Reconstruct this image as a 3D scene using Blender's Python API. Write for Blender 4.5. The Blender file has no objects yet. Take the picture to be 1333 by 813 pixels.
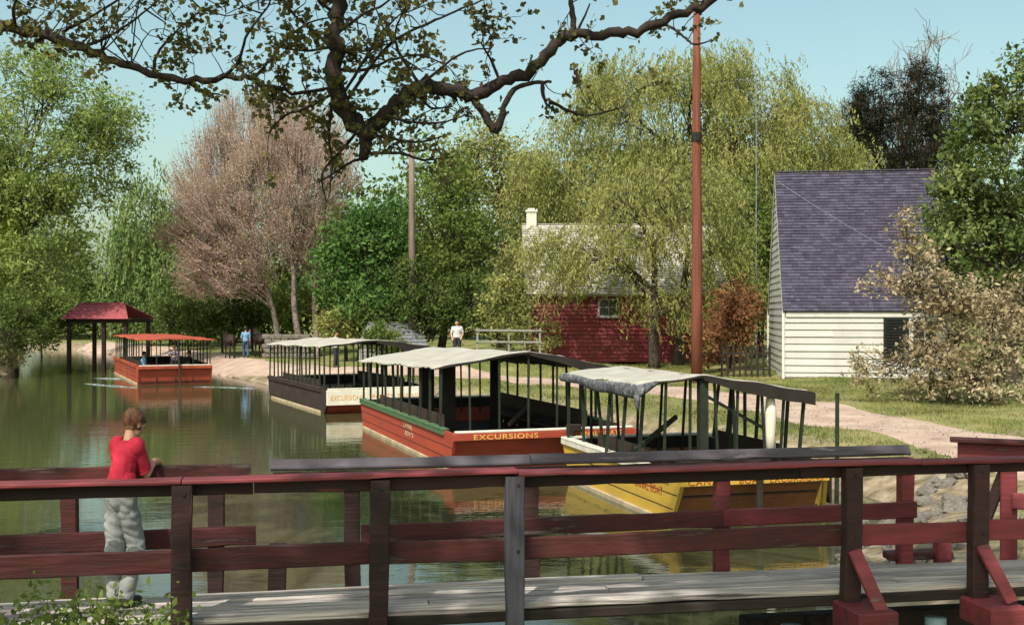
import bpy, bmesh, math, random
import numpy as np
from mathutils import Vector, Matrix, noise as mnoise

random.seed(7)
rng = np.random.default_rng(11)
S = bpy.context.scene
C = S.collection
R = math.radians

# ------------------------------------------------------------------ camera, sky, sun, exposure
CAM_Z, FPX = 3.4, 1500.0
cam_d = bpy.data.cameras.new('camera')
cam_d.sensor_width = 36.0
cam_d.lens = FPX / 1333.0 * 36.0
cam_d.clip_end = 3000
cam_d.shift_y = -1.5 / 1333
cam = bpy.data.objects.new('camera', cam_d)
C.objects.link(cam)
cam.location = (0, 0, CAM_Z)
cam.rotation_euler = (R(90), 0, 0)
S.camera = cam

SUN_EL, SUN_AZ = 52.0, 203.0          # azimuth clockwise from +Y: the sun stands high behind the camera
wd = bpy.data.worlds.new('World')
S.world = wd
wd.use_nodes = True
wn = wd.node_tree
for n in list(wn.nodes):
    wn.nodes.remove(n)
sky = wn.nodes.new('ShaderNodeTexSky')
sky.sky_type = 'NISHITA'
sky.sun_disc = False
sky.sun_elevation = R(SUN_EL)
sky.sun_rotation = R(SUN_AZ)
sky.air_density = 1.0
sky.dust_density = 3.5
sky.ozone_density = 1.0
tint = wn.nodes.new('ShaderNodeMix')
tint.data_type = 'RGBA'
tint.blend_type = 'MULTIPLY'
tint.inputs[0].default_value = 1.0
tint.inputs[7].default_value = (0.96, 1.04, 0.80, 1)
bg = wn.nodes.new('ShaderNodeBackground')
bg.inputs[1].default_value = 0.15
wo = wn.nodes.new('ShaderNodeOutputWorld')
wn.links.new(sky.outputs[0], tint.inputs[6])
wn.links.new(tint.outputs[2], bg.inputs[0])
wn.links.new(bg.outputs[0], wo.inputs[0])

sun_d = bpy.data.lights.new('sun', 'SUN')
sun_d.energy = 3.5
sun_d.angle = R(0.55)
sun_d.color = (1.0, 0.95, 0.865)
sun = bpy.data.objects.new('sun', sun_d)
C.objects.link(sun)
_el, _az = R(SUN_EL), R(SUN_AZ)
sdir = Vector((math.sin(_az) * math.cos(_el), math.cos(_az) * math.cos(_el), math.sin(_el)))
sun.rotation_euler = (-sdir).to_track_quat('-Z', 'Y').to_euler()
sun.location = sdir * 60

S.view_settings.view_transform = 'Standard'
S.view_settings.look = 'None'
S.view_settings.exposure = 0.6
S.view_settings.gamma = 1.0
S.view_settings.use_curve_mapping = False
S.render.engine = 'CYCLES'
S.cycles.max_bounces = 6
S.cycles.transparent_max_bounces = 4
S.cycles.use_denoising = True

# ------------------------------------------------------------------ helpers
def P(px, py, Y):
    """the real point at distance Y that the photograph shows at (px, py)"""
    return Vector(((px - 666.5) / FPX * Y, Y, CAM_Z - (py - 405.0) / FPX * Y))

def srgb(r, g, b):
    f = lambda v: (v / 255 / 12.92) if v / 255 <= 0.04045 else ((v / 255 + 0.055) / 1.055) ** 2.4
    return (f(r), f(g), f(b))

def mat(name, c1, c2=None, scale=6.0, rough=0.75, bump=0.0, stretch=(1, 1, 1), spec=0.25, c3=None, lo=0.38, hi=0.64, detail=5, bscale=None, isl=0.0, isl_obj=False):
    m = bpy.data.materials.new(name)
    m.use_nodes = True
    nt = m.node_tree
    b = nt.nodes['Principled BSDF']
    b.inputs['Roughness'].default_value = rough
    b.inputs['Specular IOR Level'].default_value = spec
    if c2 is None:
        c2 = tuple(v * 0.75 for v in c1)
    tc = nt.nodes.new('ShaderNodeTexCoord')
    mp = nt.nodes.new('ShaderNodeMapping')
    mp.inputs['Scale'].default_value = stretch
    nt.links.new(tc.outputs['Object'], mp.inputs[0])
    oi = nt.nodes.new('ShaderNodeObjectInfo')          # no two boards show the same piece of grain
    ov_ = nt.nodes.new('ShaderNodeVectorMath'); ov_.operation = 'SCALE'
    ov_.inputs[0].default_value = (31.7, 17.3, 23.9)
    nt.links.new(oi.outputs['Random'], ov_.inputs['Scale'])
    nt.links.new(ov_.outputs[0], mp.inputs['Location'])
    no = nt.nodes.new('ShaderNodeTexNoise')
    no.inputs['Scale'].default_value = scale
    no.inputs['Detail'].default_value = detail
    no.inputs['Roughness'].default_value = 0.62
    nt.links.new(mp.outputs[0], no.inputs['Vector'])
    cr = nt.nodes.new('ShaderNodeValToRGB')
    cr.color_ramp.elements[0].position = lo
    cr.color_ramp.elements[1].position = hi
    cr.color_ramp.elements[0].color = (*c1, 1)
    cr.color_ramp.elements[1].color = (*c2, 1)
    if c3:
        e = cr.color_ramp.elements.new(min(0.98, hi + 0.08))
        e.color = (*c3, 1)
    nt.links.new(no.outputs[0], cr.inputs[0])
    if isl:                       # every board or shingle a little lighter or darker than the next
        ge = nt.nodes.new('ShaderNodeNewGeometry')
        mr_ = nt.nodes.new('ShaderNodeMapRange')
        mr_.inputs[3].default_value = 1 - isl
        mr_.inputs[4].default_value = 1 + isl
        nt.links.new(oi.outputs['Random'] if isl_obj else ge.outputs['Random Per Island'], mr_.inputs[0])
        vm = nt.nodes.new('ShaderNodeVectorMath'); vm.operation = 'SCALE'
        nt.links.new(cr.outputs[0], vm.inputs[0]); nt.links.new(mr_.outputs[0], vm.inputs['Scale'])
        nt.links.new(vm.outputs[0], b.inputs['Base Color'])
    else:
        nt.links.new(cr.outputs[0], b.inputs['Base Color'])
    if bump:
        nb = nt.nodes.new('ShaderNodeTexNoise')
        nb.inputs['Scale'].default_value = bscale or scale * 3
        nb.inputs['Detail'].default_value = 4
        nt.links.new(mp.outputs[0], nb.inputs['Vector'])
        bp = nt.nodes.new('ShaderNodeBump')
        bp.inputs['Strength'].default_value = bump
        bp.inputs['Distance'].default_value = 0.02
        nt.links.new(nb.outputs[0], bp.inputs['Height'])
        nt.links.new(bp.outputs[0], b.inputs['Normal'])
    return m

def leafmat(name, cols, trans=0.42, rough=0.6):
    """every leaf takes its own colour out of cols"""
    m = bpy.data.materials.new(name)
    m.use_nodes = True
    nt = m.node_tree
    for n in list(nt.nodes):
        nt.nodes.remove(n)
    g = nt.nodes.new('ShaderNodeNewGeometry')
    cr = nt.nodes.new('ShaderNodeValToRGB')
    el = cr.color_ramp.elements
    el[0].color = (*cols[0], 1)
    el[1].color = (*cols[-1], 1)
    el[1].position = 1.0
    for i, c in enumerate(cols[1:-1]):
        e = el.new((i + 1) / (len(cols) - 1))
        e.color = (*c, 1)
    tc_ = nt.nodes.new('ShaderNodeTexCoord')
    no_ = nt.nodes.new('ShaderNodeTexNoise'); no_.inputs['Scale'].default_value = .55; no_.inputs['Detail'].default_value = 3
    nt.links.new(tc_.outputs['Object'], no_.inputs['Vector'])
    m1 = nt.nodes.new('ShaderNodeMath'); m1.operation = 'MULTIPLY_ADD'; m1.inputs[1].default_value = 2.2; m1.inputs[2].default_value = -.85
    nt.links.new(no_.outputs[0], m1.inputs[0])
    m2 = nt.nodes.new('ShaderNodeMath'); m2.operation = 'MULTIPLY_ADD'; m2.inputs[1].default_value = .6
    nt.links.new(g.outputs['Random Per Island'], m2.inputs[0]); nt.links.new(m1.outputs[0], m2.inputs[2])
    nt.links.new(m2.outputs[0], cr.inputs[0])
    d = nt.nodes.new('ShaderNodeBsdfDiffuse')
    t = nt.nodes.new('ShaderNodeBsdfTranslucent')
    x = nt.nodes.new('ShaderNodeMixShader')
    x.inputs[0].default_value = trans
    nt.links.new(cr.outputs[0], d.inputs[0])
    nt.links.new(cr.outputs[0], t.inputs[0])
    nt.links.new(d.outputs[0], x.inputs[1])
    nt.links.new(t.outputs[0], x.inputs[2])
    o = nt.nodes.new('ShaderNodeOutputMaterial')
    nt.links.new(x.outputs[0], o.inputs[0])
    return m

def tag(o, label=None, cat=None, group=None, kind=None):
    if label: o['label'] = label
    if cat: o['category'] = cat
    if group: o['group'] = group
    if kind: o['kind'] = kind
    return o

def empty(name, loc, rz=0.0, label=None, cat=None, group=None):
    o = bpy.data.objects.new(name, None)
    o.empty_display_size = 0.2
    C.objects.link(o)
    o.location = loc
    o.rotation_euler = (0, 0, rz)
    return tag(o, label, cat, group)

def link(name, me, parent=None):
    o = bpy.data.objects.new(name, me)
    C.objects.link(o)
    if parent is not None:
        o.parent = parent
    return o

class MB:
    """collects shapes for ONE mesh object"""
    def __init__(self):
        self.v, self.f, self.mi = [], [], []
    def add(self, vs, fs, mi=0):
        b = len(self.v)
        self.v += [tuple(p) for p in vs]
        self.f += [tuple(b + i for i in f) for f in fs]
        self.mi += [mi] * len(fs)
    def box(self, c, s, rot=None, mi=0, taper=1.0, bev=0.0):
        hx, hy, hz = s[0] / 2, s[1] / 2, s[2] / 2
        if bev > 0:
            b = min(bev, hx * .9, hy * .9, hz * .9)
            bm = bmesh.new()
            bmesh.ops.create_cube(bm, size=1.0)
            for v in bm.verts:
                v.co = Vector((v.co.x * s[0], v.co.y * s[1], v.co.z * s[2]))
            bmesh.ops.bevel(bm, geom=list(bm.edges), offset=b, segments=1, affect='EDGES', profile=.5)
            bm.verts.index_update()
            vs = [v.co.copy() for v in bm.verts]
            fs = [[v.index for v in f.verts] for f in bm.faces]
            bm.free()
        else:
            vs = [Vector((x * hx * (taper if z > 0 else 1), y * hy * (taper if z > 0 else 1), z * hz)) for z in (-1, 1) for y in (-1, 1) for x in (-1, 1)]
            fs = [(0, 2, 3, 1), (4, 5, 7, 6), (0, 1, 5, 4), (2, 6, 7, 3), (0, 4, 6, 2), (1, 3, 7, 5)]
        if rot is not None:
            vs = [rot @ v for v in vs]
        c = Vector(c)
        self.add([v + c for v in vs], fs, mi)
    def bar(self, a, b, w, h, mi=0, bev=0.0, up=(0, 0, 1)):
        """a beam from a to b, w across, h along up"""
        a, b = Vector(a), Vector(b)
        d = b - a
        L = d.length
        x = d.normalized()
        u = Vector(up)
        y = u.cross(x)
        if y.length < 1e-4:
            y = Vector((0, 1, 0)).cross(x) if abs(x.y) < .9 else Vector((1, 0, 0))
        y.normalize()
        z = x.cross(y)
        rot = Matrix((x, y, z)).transposed()
        self.box((a + b) / 2, (L, w, h), rot, mi, bev=bev)
    def tube(self, pts, rad, n=6, mi=0, cap=True):
        pts = [Vector(p) for p in pts]
        if not hasattr(rad, '__len__'):
            rad = [rad] * len(pts)
        vs, fs = [], []
        ref = Vector((0.31, 0.95, 0.11))
        for i, p in enumerate(pts):
            d = (pts[min(i + 1, len(pts) - 1)] - pts[max(i - 1, 0)])
            if d.length < 1e-6:
                d = Vector((0, 0, 1))
            d.normalize()
            a = d.cross(ref)
            if a.length < 0.05:
                a = d.cross(Vector((1, 0, 0)))
            a.normalize()
            b = d.cross(a)
            for k in range(n):
                t = 2 * math.pi * k / n
                vs.append(p + (a * math.cos(t) + b * math.sin(t)) * rad[i])
        for i in range(len(pts) - 1):
            for k in range(n):
                k2 = (k + 1) % n
                fs.append((i * n + k, i * n + k2, (i + 1) * n + k2, (i + 1) * n + k))
        if cap:
            fs.append(tuple(range(n))[::-1])
            fs.append(tuple((len(pts) - 1) * n + k for k in range(n)))
        self.add(vs, fs, mi)
    def plank(self, a, b, w, h, seed=0, wear=.004, up=(0, 0, 1), seg=.16, ch=.008):
        """a sawn board from a to b with softened, nicked edges and a slight bow"""
        a, b = Vector(a), Vector(b)
        d = b - a; L = d.length; x = d.normalized(); u = Vector(up)
        y = u.cross(x)
        if y.length < 1e-4: y = Vector((1, 0, 0))
        y.normalize(); z = x.cross(y)
        r = random.Random(seed * 7919 + int(L * 1000) + int(a.x * 100))
        n = max(2, int(L / seg))
        c = min(ch, w * .3, h * .3)
        sec = [(-w / 2 + c, -h / 2), (w / 2 - c, -h / 2), (w / 2, -h / 2 + c), (w / 2, h / 2 - c), (w / 2 - c, h / 2), (-w / 2 + c, h / 2), (-w / 2, h / 2 - c), (-w / 2, -h / 2 + c)]
        p1, p2 = r.uniform(0, 6), r.uniform(0, 6)
        vs = []
        for i in range(n + 1):
            t = i / n
            bow = wear * (1.1 * math.sin(t * 3.1 + p1) + .7 * math.sin(t * L * 1.9 + p2))
            nick = [1 - (r.uniform(.3, 1.6) if r.random() < .10 else 0) for _ in range(4)]
            for k, (sy, sz) in enumerate(sec):
                e = nick[(k // 2) % 4]
                q = .0 if e == 1 else (1 - e) * wear * 1.6
                yy = sy - math.copysign(q, sy) + r.uniform(-1, 1) * wear * .22
                zz = sz - math.copysign(q, sz) + bow + r.uniform(-1, 1) * wear * .22
                vs.append(a + x * (L * t) + y * yy + z * zz)
        fs = [(i * 8 + k, i * 8 + (k + 1) % 8, (i + 1) * 8 + (k + 1) % 8, (i + 1) * 8 + k) for i in range(n) for k in range(8)]
        fs += [tuple(range(8))[::-1], tuple(n * 8 + k for k in range(8))]
        self.add(vs, fs)
    def build(self, name, m, parent=None, smooth=False, org=(0, 0, 0)):
        me = bpy.data.meshes.new(name)
        o = Vector(org)
        me.from_pydata([tuple(Vector(p) - o) for p in self.v], [], self.f)
        ms = m if isinstance(m, (list, tuple)) else [m]
        for k in ms:
            me.materials.append(k)
        if len(ms) > 1:
            me.polygons.foreach_set('material_index', self.mi)
        bm = bmesh.new(); bm.from_mesh(me)
        bmesh.ops.recalc_face_normals(bm, faces=bm.faces)
        bm.to_mesh(me); bm.free()
        if smooth:
            me.polygons.foreach_set('use_smooth', [True] * len(me.polygons))
        me.update()
        ob = link(name, me, parent)
        if parent is None:
            ob.location = o
        return ob

def nrm(a):
    return a / np.maximum(np.linalg.norm(a, axis=1, keepdims=True), 1e-9)

DIAMOND = np.array([(0, -1, 0), (.55, -.1, .10), (0, 1, 0), (-.55, -.1, .10)])
LOBED = np.array([(0, -.9, 0), (.55, -.55, .06), (.95, .05, .16), (.5, .2, .08), (.42, .75, .1), (0, 1.05, -.05), (-.42, .75, .1), (-.5, .2, .08), (-.95, .05, .16), (-.55, -.55, .06)])

def leaves(name, c, size, m, parent, org=(0, 0, 0), up=None, upj=0.4, flat=0.4, tmpl=DIAMOND, width=1.0, r=None):
    """one mesh of many single leaves: c (N,3) centres in the world, size (N,) half lengths"""
    r = r or rng
    n = len(c)
    nn = nrm(r.normal(size=(n, 3)) + np.array([0, -0.15, flat]))
    if up is None:
        a = r.normal(size=(n, 3))
    else:
        a = np.asarray(up) + r.normal(size=(n, 3)) * upj
    a = nrm(a)
    x = nrm(np.cross(a, nn))
    nn = np.cross(x, a)
    k = len(tmpl)
    size = np.broadcast_to(size, (n,))
    v = (c[:, None, :] - np.array(org)
         + x[:, None, :] * (tmpl[None, :, 0:1] * width * size[:, None, None])
         + a[:, None, :] * (tmpl[None, :, 1:2] * size[:, None, None])
         + nn[:, None, :] * (tmpl[None, :, 2:3] * size[:, None, None]))
    me = bpy.data.meshes.new(name)
    me.from_pydata(v.reshape(-1, 3), [], np.arange(n * k).reshape(n, k))
    me.materials.append(m)
    me.update()
    return link(name, me, parent)

# ------------------------------------------------------------------ materials
M = {}
M['ground'] = None
M['path'] = mat('packed pinkish gravel', srgb(178, 157, 143), srgb(150, 127, 115), 1.1, .95, .6, c3=srgb(120, 104, 88), bscale=45, lo=.34, hi=.62, detail=10)
M['bark'] = mat('dark bark', (.075, .055, .042), (.032, .024, .02), 9, .95, .6, (1, 1, .25))
M['bark_pale'] = mat('grey brown bark', (.27, .21, .18), (.15, .115, .10), 7, .95, .5, (1, 1, .25))
M['bark_black'] = mat('near black bark', (.042, .030, .025), (.020, .015, .013), 9, .95, .6)
M['white_paint'] = mat('white weathered paint', (.49, .475, .45), (.40, .385, .36), 1.0, .6, .12, (1, 1, .35), c3=(.31, .295, .27), lo=.3, hi=.72, isl=.06)
M['white_trim'] = mat('white trim paint', (.58, .56, .52), (.48, .46, .42), 3, .55)
M['red_clap'] = mat('barn red clapboard', (.20, .034, .040), (.14, .026, .030), 1.2, .7, .1, isl=.16)
M['slate'] = mat('blue violet shingles', (.046, .040, .066), (.064, .056, .088), 2.6, .85, .35, (1, 1, 1), c3=(.036, .032, .05), bscale=26, isl=.3)
M['pale_roof'] = mat('pale grey shingles', (.36, .33, .29), (.26, .24, .21), 2.2, .9, .35, bscale=20, isl=.3)
M['pole'] = mat('red brown pole wood', (.20, .062, .038), (.12, .040, .028), 5, .85, .6, (3, 3, .14), c3=(.09, .04, .03))
M['pole_grey'] = mat('weathered grey pole wood', (.20, .15, .125), (.12, .09, .08), 4, .9, .4, (3, 3, .2))
M['glass'] = mat('dark window glass', (.012, .014, .016), (.02, .022, .024), 2, .08, spec=.6)
M['shutter'] = mat('black green shutter', (.007, .009, .008), (.011, .013, .011), 4, .7)
M['black'] = mat('black iron', (.015, .014, .013), (.022, .02, .018), 5, .6)
M['metal'] = mat('grey metal', (.21, .215, .24), (.15, .155, .17), 8, .4)
M['grey_boards'] = mat('weathered pale boards', (.26, .25, .23), (.17, .165, .15), 3, .85, .3)
M['stone'] = mat('grey fieldstone', (.19, .165, .14), (.10, .09, .08), 5, .9, .6, c3=(.28, .25, .21))
M['blue_pile'] = mat('pale blue painted pile', (.22, .33, .37), (.14, .22, .25), 6, .8, .3)
# bridge
M['rail_red'] = mat('worn dark red railing paint', (.085, .020, .020), (.042, .016, .014), 2.6, .7, .35, (.7, 5, 5), c3=(.10, .075, .062), lo=.36, hi=.6, isl=.3, isl_obj=True)
M['rail_bright'] = mat('brighter red railing paint', (.19, .036, .042), (.11, .026, .028), 2.2, .65, .3, (.8, 5, 5), c3=(.13, .085, .075), isl=.3, isl_obj=True)
M['rail_dark'] = mat('dark brown red board', (.040, .018, .016), (.022, .013, .012), 2.4, .75, .35, (.7, 5, 5), c3=(.10, .026, .022), isl=.35, isl_obj=True)
M['rail_blue'] = mat('slate blue weathered board', (.090, .076, .092), (.058, .044, .050), 2.0, .6, .35, (.8, 6, 6), c3=(.20, .18, .19), lo=.36, hi=.62)
M['post_grey'] = mat('grey weathered post', (.085, .08, .10), (.05, .045, .052), 2.6, .85, .5, (6, 6, .5))
M['deckwood'] = mat('silvery worn deck planks', (.56, .49, .45), (.24, .205, .20), 2.6, .85, .8, (.4, 11, 11), c3=(.07, .06, .06), lo=.38, hi=.60, bscale=5, isl=.22)
M['stringer'] = mat('dark wet timber', (.035, .026, .02), (.02, .015, .012), 3, .9, .4, (.5, 4, 4))
# boats
M['twig'] = mat('greyish brown twigs', (.33, .225, .19), (.23, .165, .14), 3, .9)
M['boat_red'] = mat('red orange boat paint', (.36, .060, .032), (.28, .048, .03), 1.6, .6, .15, (1, .5, 2.6), c3=(.24, .07, .045), lo=.34, hi=.66)
M['boat_under'] = mat('dull brown red underside paint', (.34, .062, .036), (.25, .05, .03), 1.8, .75, .2)
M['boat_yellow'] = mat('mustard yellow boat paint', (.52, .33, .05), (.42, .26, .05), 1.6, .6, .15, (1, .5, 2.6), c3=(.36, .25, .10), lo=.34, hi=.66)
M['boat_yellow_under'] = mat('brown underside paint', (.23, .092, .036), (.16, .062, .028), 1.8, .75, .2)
M['boat_white'] = mat('off white boat paint', (.70, .66, .56), (.60, .55, .46), 1.8, .6, .1)
M['boat_dark'] = mat('black brown tarred hull', (.045, .03, .024), (.028, .02, .017), 2, .75, .2)
M['boat_orange'] = mat('orange boat paint', (.36, .070, .03), (.24, .045, .025), 1.1, .6, .1, c3=(.16, .04, .025))
M['green_trim'] = mat('dark green gunwale paint', (.085, .15, .07), (.05, .095, .05), 3, .6, .2)
M['beige_trim'] = mat('beige rubbing strake', (.42, .34, .22), (.28, .22, .15), 3, .7, .2)
M['post_green'] = mat('green black canopy post', (.026, .034, .022), (.016, .02, .014), 6, .6)
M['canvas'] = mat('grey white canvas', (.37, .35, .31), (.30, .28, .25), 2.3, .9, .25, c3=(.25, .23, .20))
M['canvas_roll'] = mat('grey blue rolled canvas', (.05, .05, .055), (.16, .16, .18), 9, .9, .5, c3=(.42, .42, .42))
M['canvas_under'] = mat('dark valance canvas and underside shade', (.030, .024, .020), (.02, .016, .014), 3, .95)  # dark cloth of hem and valance; under the canopies it paints in the shade
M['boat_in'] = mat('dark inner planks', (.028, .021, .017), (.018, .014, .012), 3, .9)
M['bench'] = mat('dark bench wood', (.055, .036, .026), (.035, .024, .018), 4, .8)
M['cream'] = mat('cream painted sill', (.62, .58, .50), (.50, .46, .40), 4, .6)
M['gold'] = mat('golden yellow lettering', (.72, .46, .12), (.60, .36, .09), 6, .6)
M['orange_ink'] = mat('orange lettering', (.66, .33, .06), (.55, .25, .05), 6, .6)
M['red_ink'] = mat('red brown lettering', (.36, .06, .025), (.28, .05, .02), 6, .6)
# people
M['skin'] = mat('skin', (.50, .27, .18), (.44, .22, .15), 14, .55)
M['hair_brown'] = mat('brown hair', (.15, .065, .032), (.06, .028, .016), 30, .6, .5, (1, 1, .3))
M['hair_dark'] = mat('dark hair', (.022, .016, .013), (.014, .011, .01), 30, .6)
M['shirt_red'] = mat('red polo shirt', (.44, .020, .045), (.34, .015, .03), 5, .8, .2)
M['trousers'] = mat('light grey trousers', (.31, .315, .305), (.20, .205, .205), 4, .85, .3)
M['shoe'] = mat('dark shoe leather', (.03, .02, .016), (.02, .015, .012), 8, .5)
M['shirt_white'] = mat('white shirt', (.52, .51, .52), (.44, .43, .45), 6, .8)
M['shirt_blue'] = mat('light blue shirt', (.16, .32, .50), (.12, .25, .42), 6, .8)
M['denim'] = mat('blue denim', (.05, .09, .17), (.035, .06, .12), 10, .85)
M['dark_cloth'] = mat('dark trousers', (.03, .03, .035), (.022, .022, .026), 10, .85)
M['violet_cloth'] = mat('grey violet check shirt', (.26, .23, .30), (.15, .12, .17), 12, .85)
M['mule'] = mat('dark brown mule coat', (.035, .020, .014), (.022, .013, .010), 5, .7)
# leaves
M['lf_spring'] = leafmat('fresh green leaves', [(0.159, 0.228, 0.059), (0.228, 0.297, 0.086), (0.310, 0.366, 0.125)])
M['lf_willow'] = leafmat('yellow green willow leaves', [(0.186, 0.206, 0.061), (0.279, 0.287, 0.096), (0.395, 0.383, 0.146)])
M['lf_bright'] = leafmat('bright green leaves', [(.052, .108, .030), (.082, .158, .042), (.118, .20, .056)], .3)
M['lf_dark'] = leafmat('dark green leaves', [(0.041, 0.068, 0.019), (0.074, 0.108, 0.030), (0.121, 0.155, 0.046)], .25)
M['lf_mid'] = leafmat('mid green leaves', [(0.081, 0.128, 0.032), (0.135, 0.182, 0.046), (0.189, 0.230, 0.061)])
M['lf_pink'] = leafmat('pinkish brown buds', [(.34, .225, .18), (.44, .32, .25), (.38, .33, .17)], .3)
M['lf_beige'] = leafmat('beige young leaves', [(.20, .16, .085), (.33, .26, .16), (.48, .40, .28)], .3)
M['lf_deep'] = leafmat('deep green glossy leaves', [(0.050, 0.083, 0.025), (0.100, 0.140, 0.043), (0.206, 0.237, 0.088)], .3)
M['lf_conifer'] = leafmat('dark conifer needles', [(.016, .020, .012), (.030, .030, .018), (.045, .036, .024)], .1)
M['lf_syc'] = leafmat('young dark sycamore leaves', [(.075, .070, .030), (.13, .12, .045), (.20, .18, .06)], .45)
M['lf_ivy'] = leafmat('yellow green ivy', [(0.144, 0.204, 0.030), (0.228, 0.276, 0.042), (0.288, 0.312, 0.060)], .25)
M['lf_russet'] = leafmat('russet brown foliage', [(0.156, 0.066, 0.038), (0.228, 0.108, 0.054), (0.144, 0.114, 0.042)], .25)
M['lf_far'] = leafmat('blue green far leaves', [(0.120, 0.186, 0.060), (0.168, 0.240, 0.078), (0.228, 0.282, 0.102)], .3)
M['lf_straw'] = leafmat('straw coloured reeds', [(.26, .20, .11), (.36, .29, .17), (.20, .20, .08)], .2)
M['blade'] = leafmat('lawn grass', [(.095, .105, .030), (.145, .150, .045), (.21, .195, .075), (.30, .25, .14)], .3)

# ------------------------------------------------------------------ terrain with the canal cut into it
RIGHT = [(3.0, -30), (3.0, 6), (3.1, 9), (3.6, 12.5), (4.4, 15.5), (5.3, 17.6), (6.4, 18.8), (6.7, 20.5), (5.5, 24), (3.8, 27.5), (1.2, 33), (-1.0, 38), (-2.5, 41), (-5.2, 46), (-8.8, 51), (-11.3, 53.7), (-16, 62), (-21, 72), (-29, 87), (-39, 102), (-52, 117), (-75, 132), (-120, 150)]
LEFT = [(-130, 165), (-90, 146), (-64, 131), (-50, 114), (-40, 94), (-33, 78), (-28.5, 66), (-25, 55), (-19, 41), (-13, 26), (-9.5, 17), (-7.6, 12.5), (-6, 9.6), (-3.6, 7.2), (-2.0, 6.3), (-1.6, 4), (-1.6, -30)]
POLY = np.array(RIGHT + LEFT, float)

def canal_dist(x, y):
    """distance to the water's edge, negative over the water"""
    x = np.asarray(x, float); y = np.asarray(y, float)
    best = np.full(x.shape, 1e9)
    inside = np.zeros(x.shape, bool)
    n = len(POLY)
    for i in range(n):
        ax, ay = POLY[i]; bx, by = POLY[(i + 1) % n]
        dx, dy = bx - ax, by - ay
        t = np.clip(((x - ax) * dx + (y - ay) * dy) / (dx * dx + dy * dy), 0, 1)
        best = np.minimum(best, np.hypot(x - ax - t * dx, y - ay - t * dy))
        cond = ((ay > y) != (by > y))
        xi = ax + (y - ay) * dx / (dy if abs(dy) > 1e-9 else 1e-9)
        inside ^= cond & (x < xi)
    return np.where(inside, -best, best)

def sm(a, b, v):
    t = np.clip((v - a) / (b - a), 0, 1)
    return t * t * (3 - 2 * t)

def ground_z(x, y):
    x = np.asarray(x, float); y = np.asarray(y, float)
    d = canal_dist(x, y)
    wob = 0.06 * np.sin(x * .9 + 1.3 * np.sin(y * .5)) * np.sin(y * .8 + .7)
    far = sm(40, 60, y)
    run = 1.5 + (1.1 * far) * (x > -.36 * y) + 2.0 * sm(23, 17, y) * (x > 0)
    z = np.where(d < 0, np.maximum(-1.2, d * .55), .02 + (.68 + wob * .6) * sm(-.1, 1, d / run) ** .8)
    z = z + np.where(d > 0, .22 * sm(4, 22, d) + wob * sm(1, 4, d), 0)
    z = z + .70 * np.exp(-(((x + 1.6) / 4.5) ** 2 + ((y - 52.5) / 3.2) ** 2)) * (d > 0) * sm(1.5, 5, d)
    z = z + .35 * sm(-1, -4, x) * sm(12, 6, y) * (d > 0) * sm(0, 1.2, d)
    z = z + 3.0 * sm(120, 420, np.hypot(x, y)) * (d > 0)
    return z

def gz(x, y):
    return float(ground_z(np.array([x]), np.array([y]))[0])

xs = np.unique(np.round(np.concatenate([np.linspace(-700, -60, 22), np.arange(-60, -16, 1.0), np.arange(-16, 24, .4), np.arange(24, 60, 1.5), np.linspace(60, 700, 20)]), 3))
ys = np.unique(np.round(np.concatenate([np.linspace(-200, -10, 10), np.arange(-10, 4, 1.0), np.arange(4, 60, .4), np.arange(60, 150, 1.5), np.linspace(150, 900, 22)]), 3))
gx, gy = np.meshgrid(xs, ys)
gzv = ground_z(gx, gy)
nx, ny = len(xs), len(ys)
idx = np.arange(nx * ny).reshape(ny, nx)
fc = np.stack([idx[:-1, :-1], idx[:-1, 1:], idx[1:, 1:], idx[1:, :-1]], -1).reshape(-1, 4)
me = bpy.data.meshes.new('ground')
me.from_pydata(np.stack([gx, gy, gzv], -1).reshape(-1, 3), [], fc)
me.polygons.foreach_set('use_smooth', [True] * len(me.polygons))

gm = bpy.data.materials.new('grass and bare bank earth')
gm.use_nodes = True
nt = gm.node_tree
b = nt.nodes['Principled BSDF']
b.inputs['Roughness'].default_value = .95
b.inputs['Specular IOR Level'].default_value = .1
geo = nt.nodes.new('ShaderNodeNewGeometry')
def nnoise(sc, det=5):
    n = nt.nodes.new('ShaderNodeTexNoise')
    n.inputs['Scale'].default_value = sc
    n.inputs['Detail'].default_value = det
    nt.links.new(geo.outputs['Position'], n.inputs['Vector'])
    return n
def ramp(src, stops):
    r = nt.nodes.new('ShaderNodeValToRGB')
    el = r.color_ramp.elements
    el[0].position, el[0].color = stops[0][0], (*stops[0][1], 1)
    el[1].position, el[1].color = stops[-1][0], (*stops[-1][1], 1)
    for p, c in stops[1:-1]:
        e = el.new(p); e.color = (*c, 1)
    nt.links.new(src, r.inputs[0])
    return r
g1 = ramp(nnoise(.55).outputs[0], [(.32, (.085, .100, .030)), (.5, (.135, .145, .045)), (.62, (.20, .19, .075)), (.74, (.28, .22, .12))])
g2 = ramp(nnoise(3.2).outputs[0], [(.3, (.09, .075, .045)), (.5, (.22, .17, .115)), (.7, (.34, .28, .21))])
sep = nt.nodes.new('ShaderNodeSeparateXYZ')
nt.links.new(geo.outputs['Position'], sep.inputs[0])
nz = nnoise(1.1, 4)
ad = nt.nodes.new('ShaderNodeMath'); ad.operation = 'MULTIPLY_ADD'
ad.inputs[1].default_value = .55
nt.links.new(nz.outputs[0], ad.inputs[0])
nt.links.new(sep.outputs[2], ad.inputs[2])
mr = nt.nodes.new('ShaderNodeMapRange')
mr.inputs[1].default_value = .72
mr.inputs[2].default_value = .98
nt.links.new(ad.outputs[0], mr.inputs[0])
mx = nt.nodes.new('ShaderNodeMix'); mx.data_type = 'RGBA'
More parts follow.
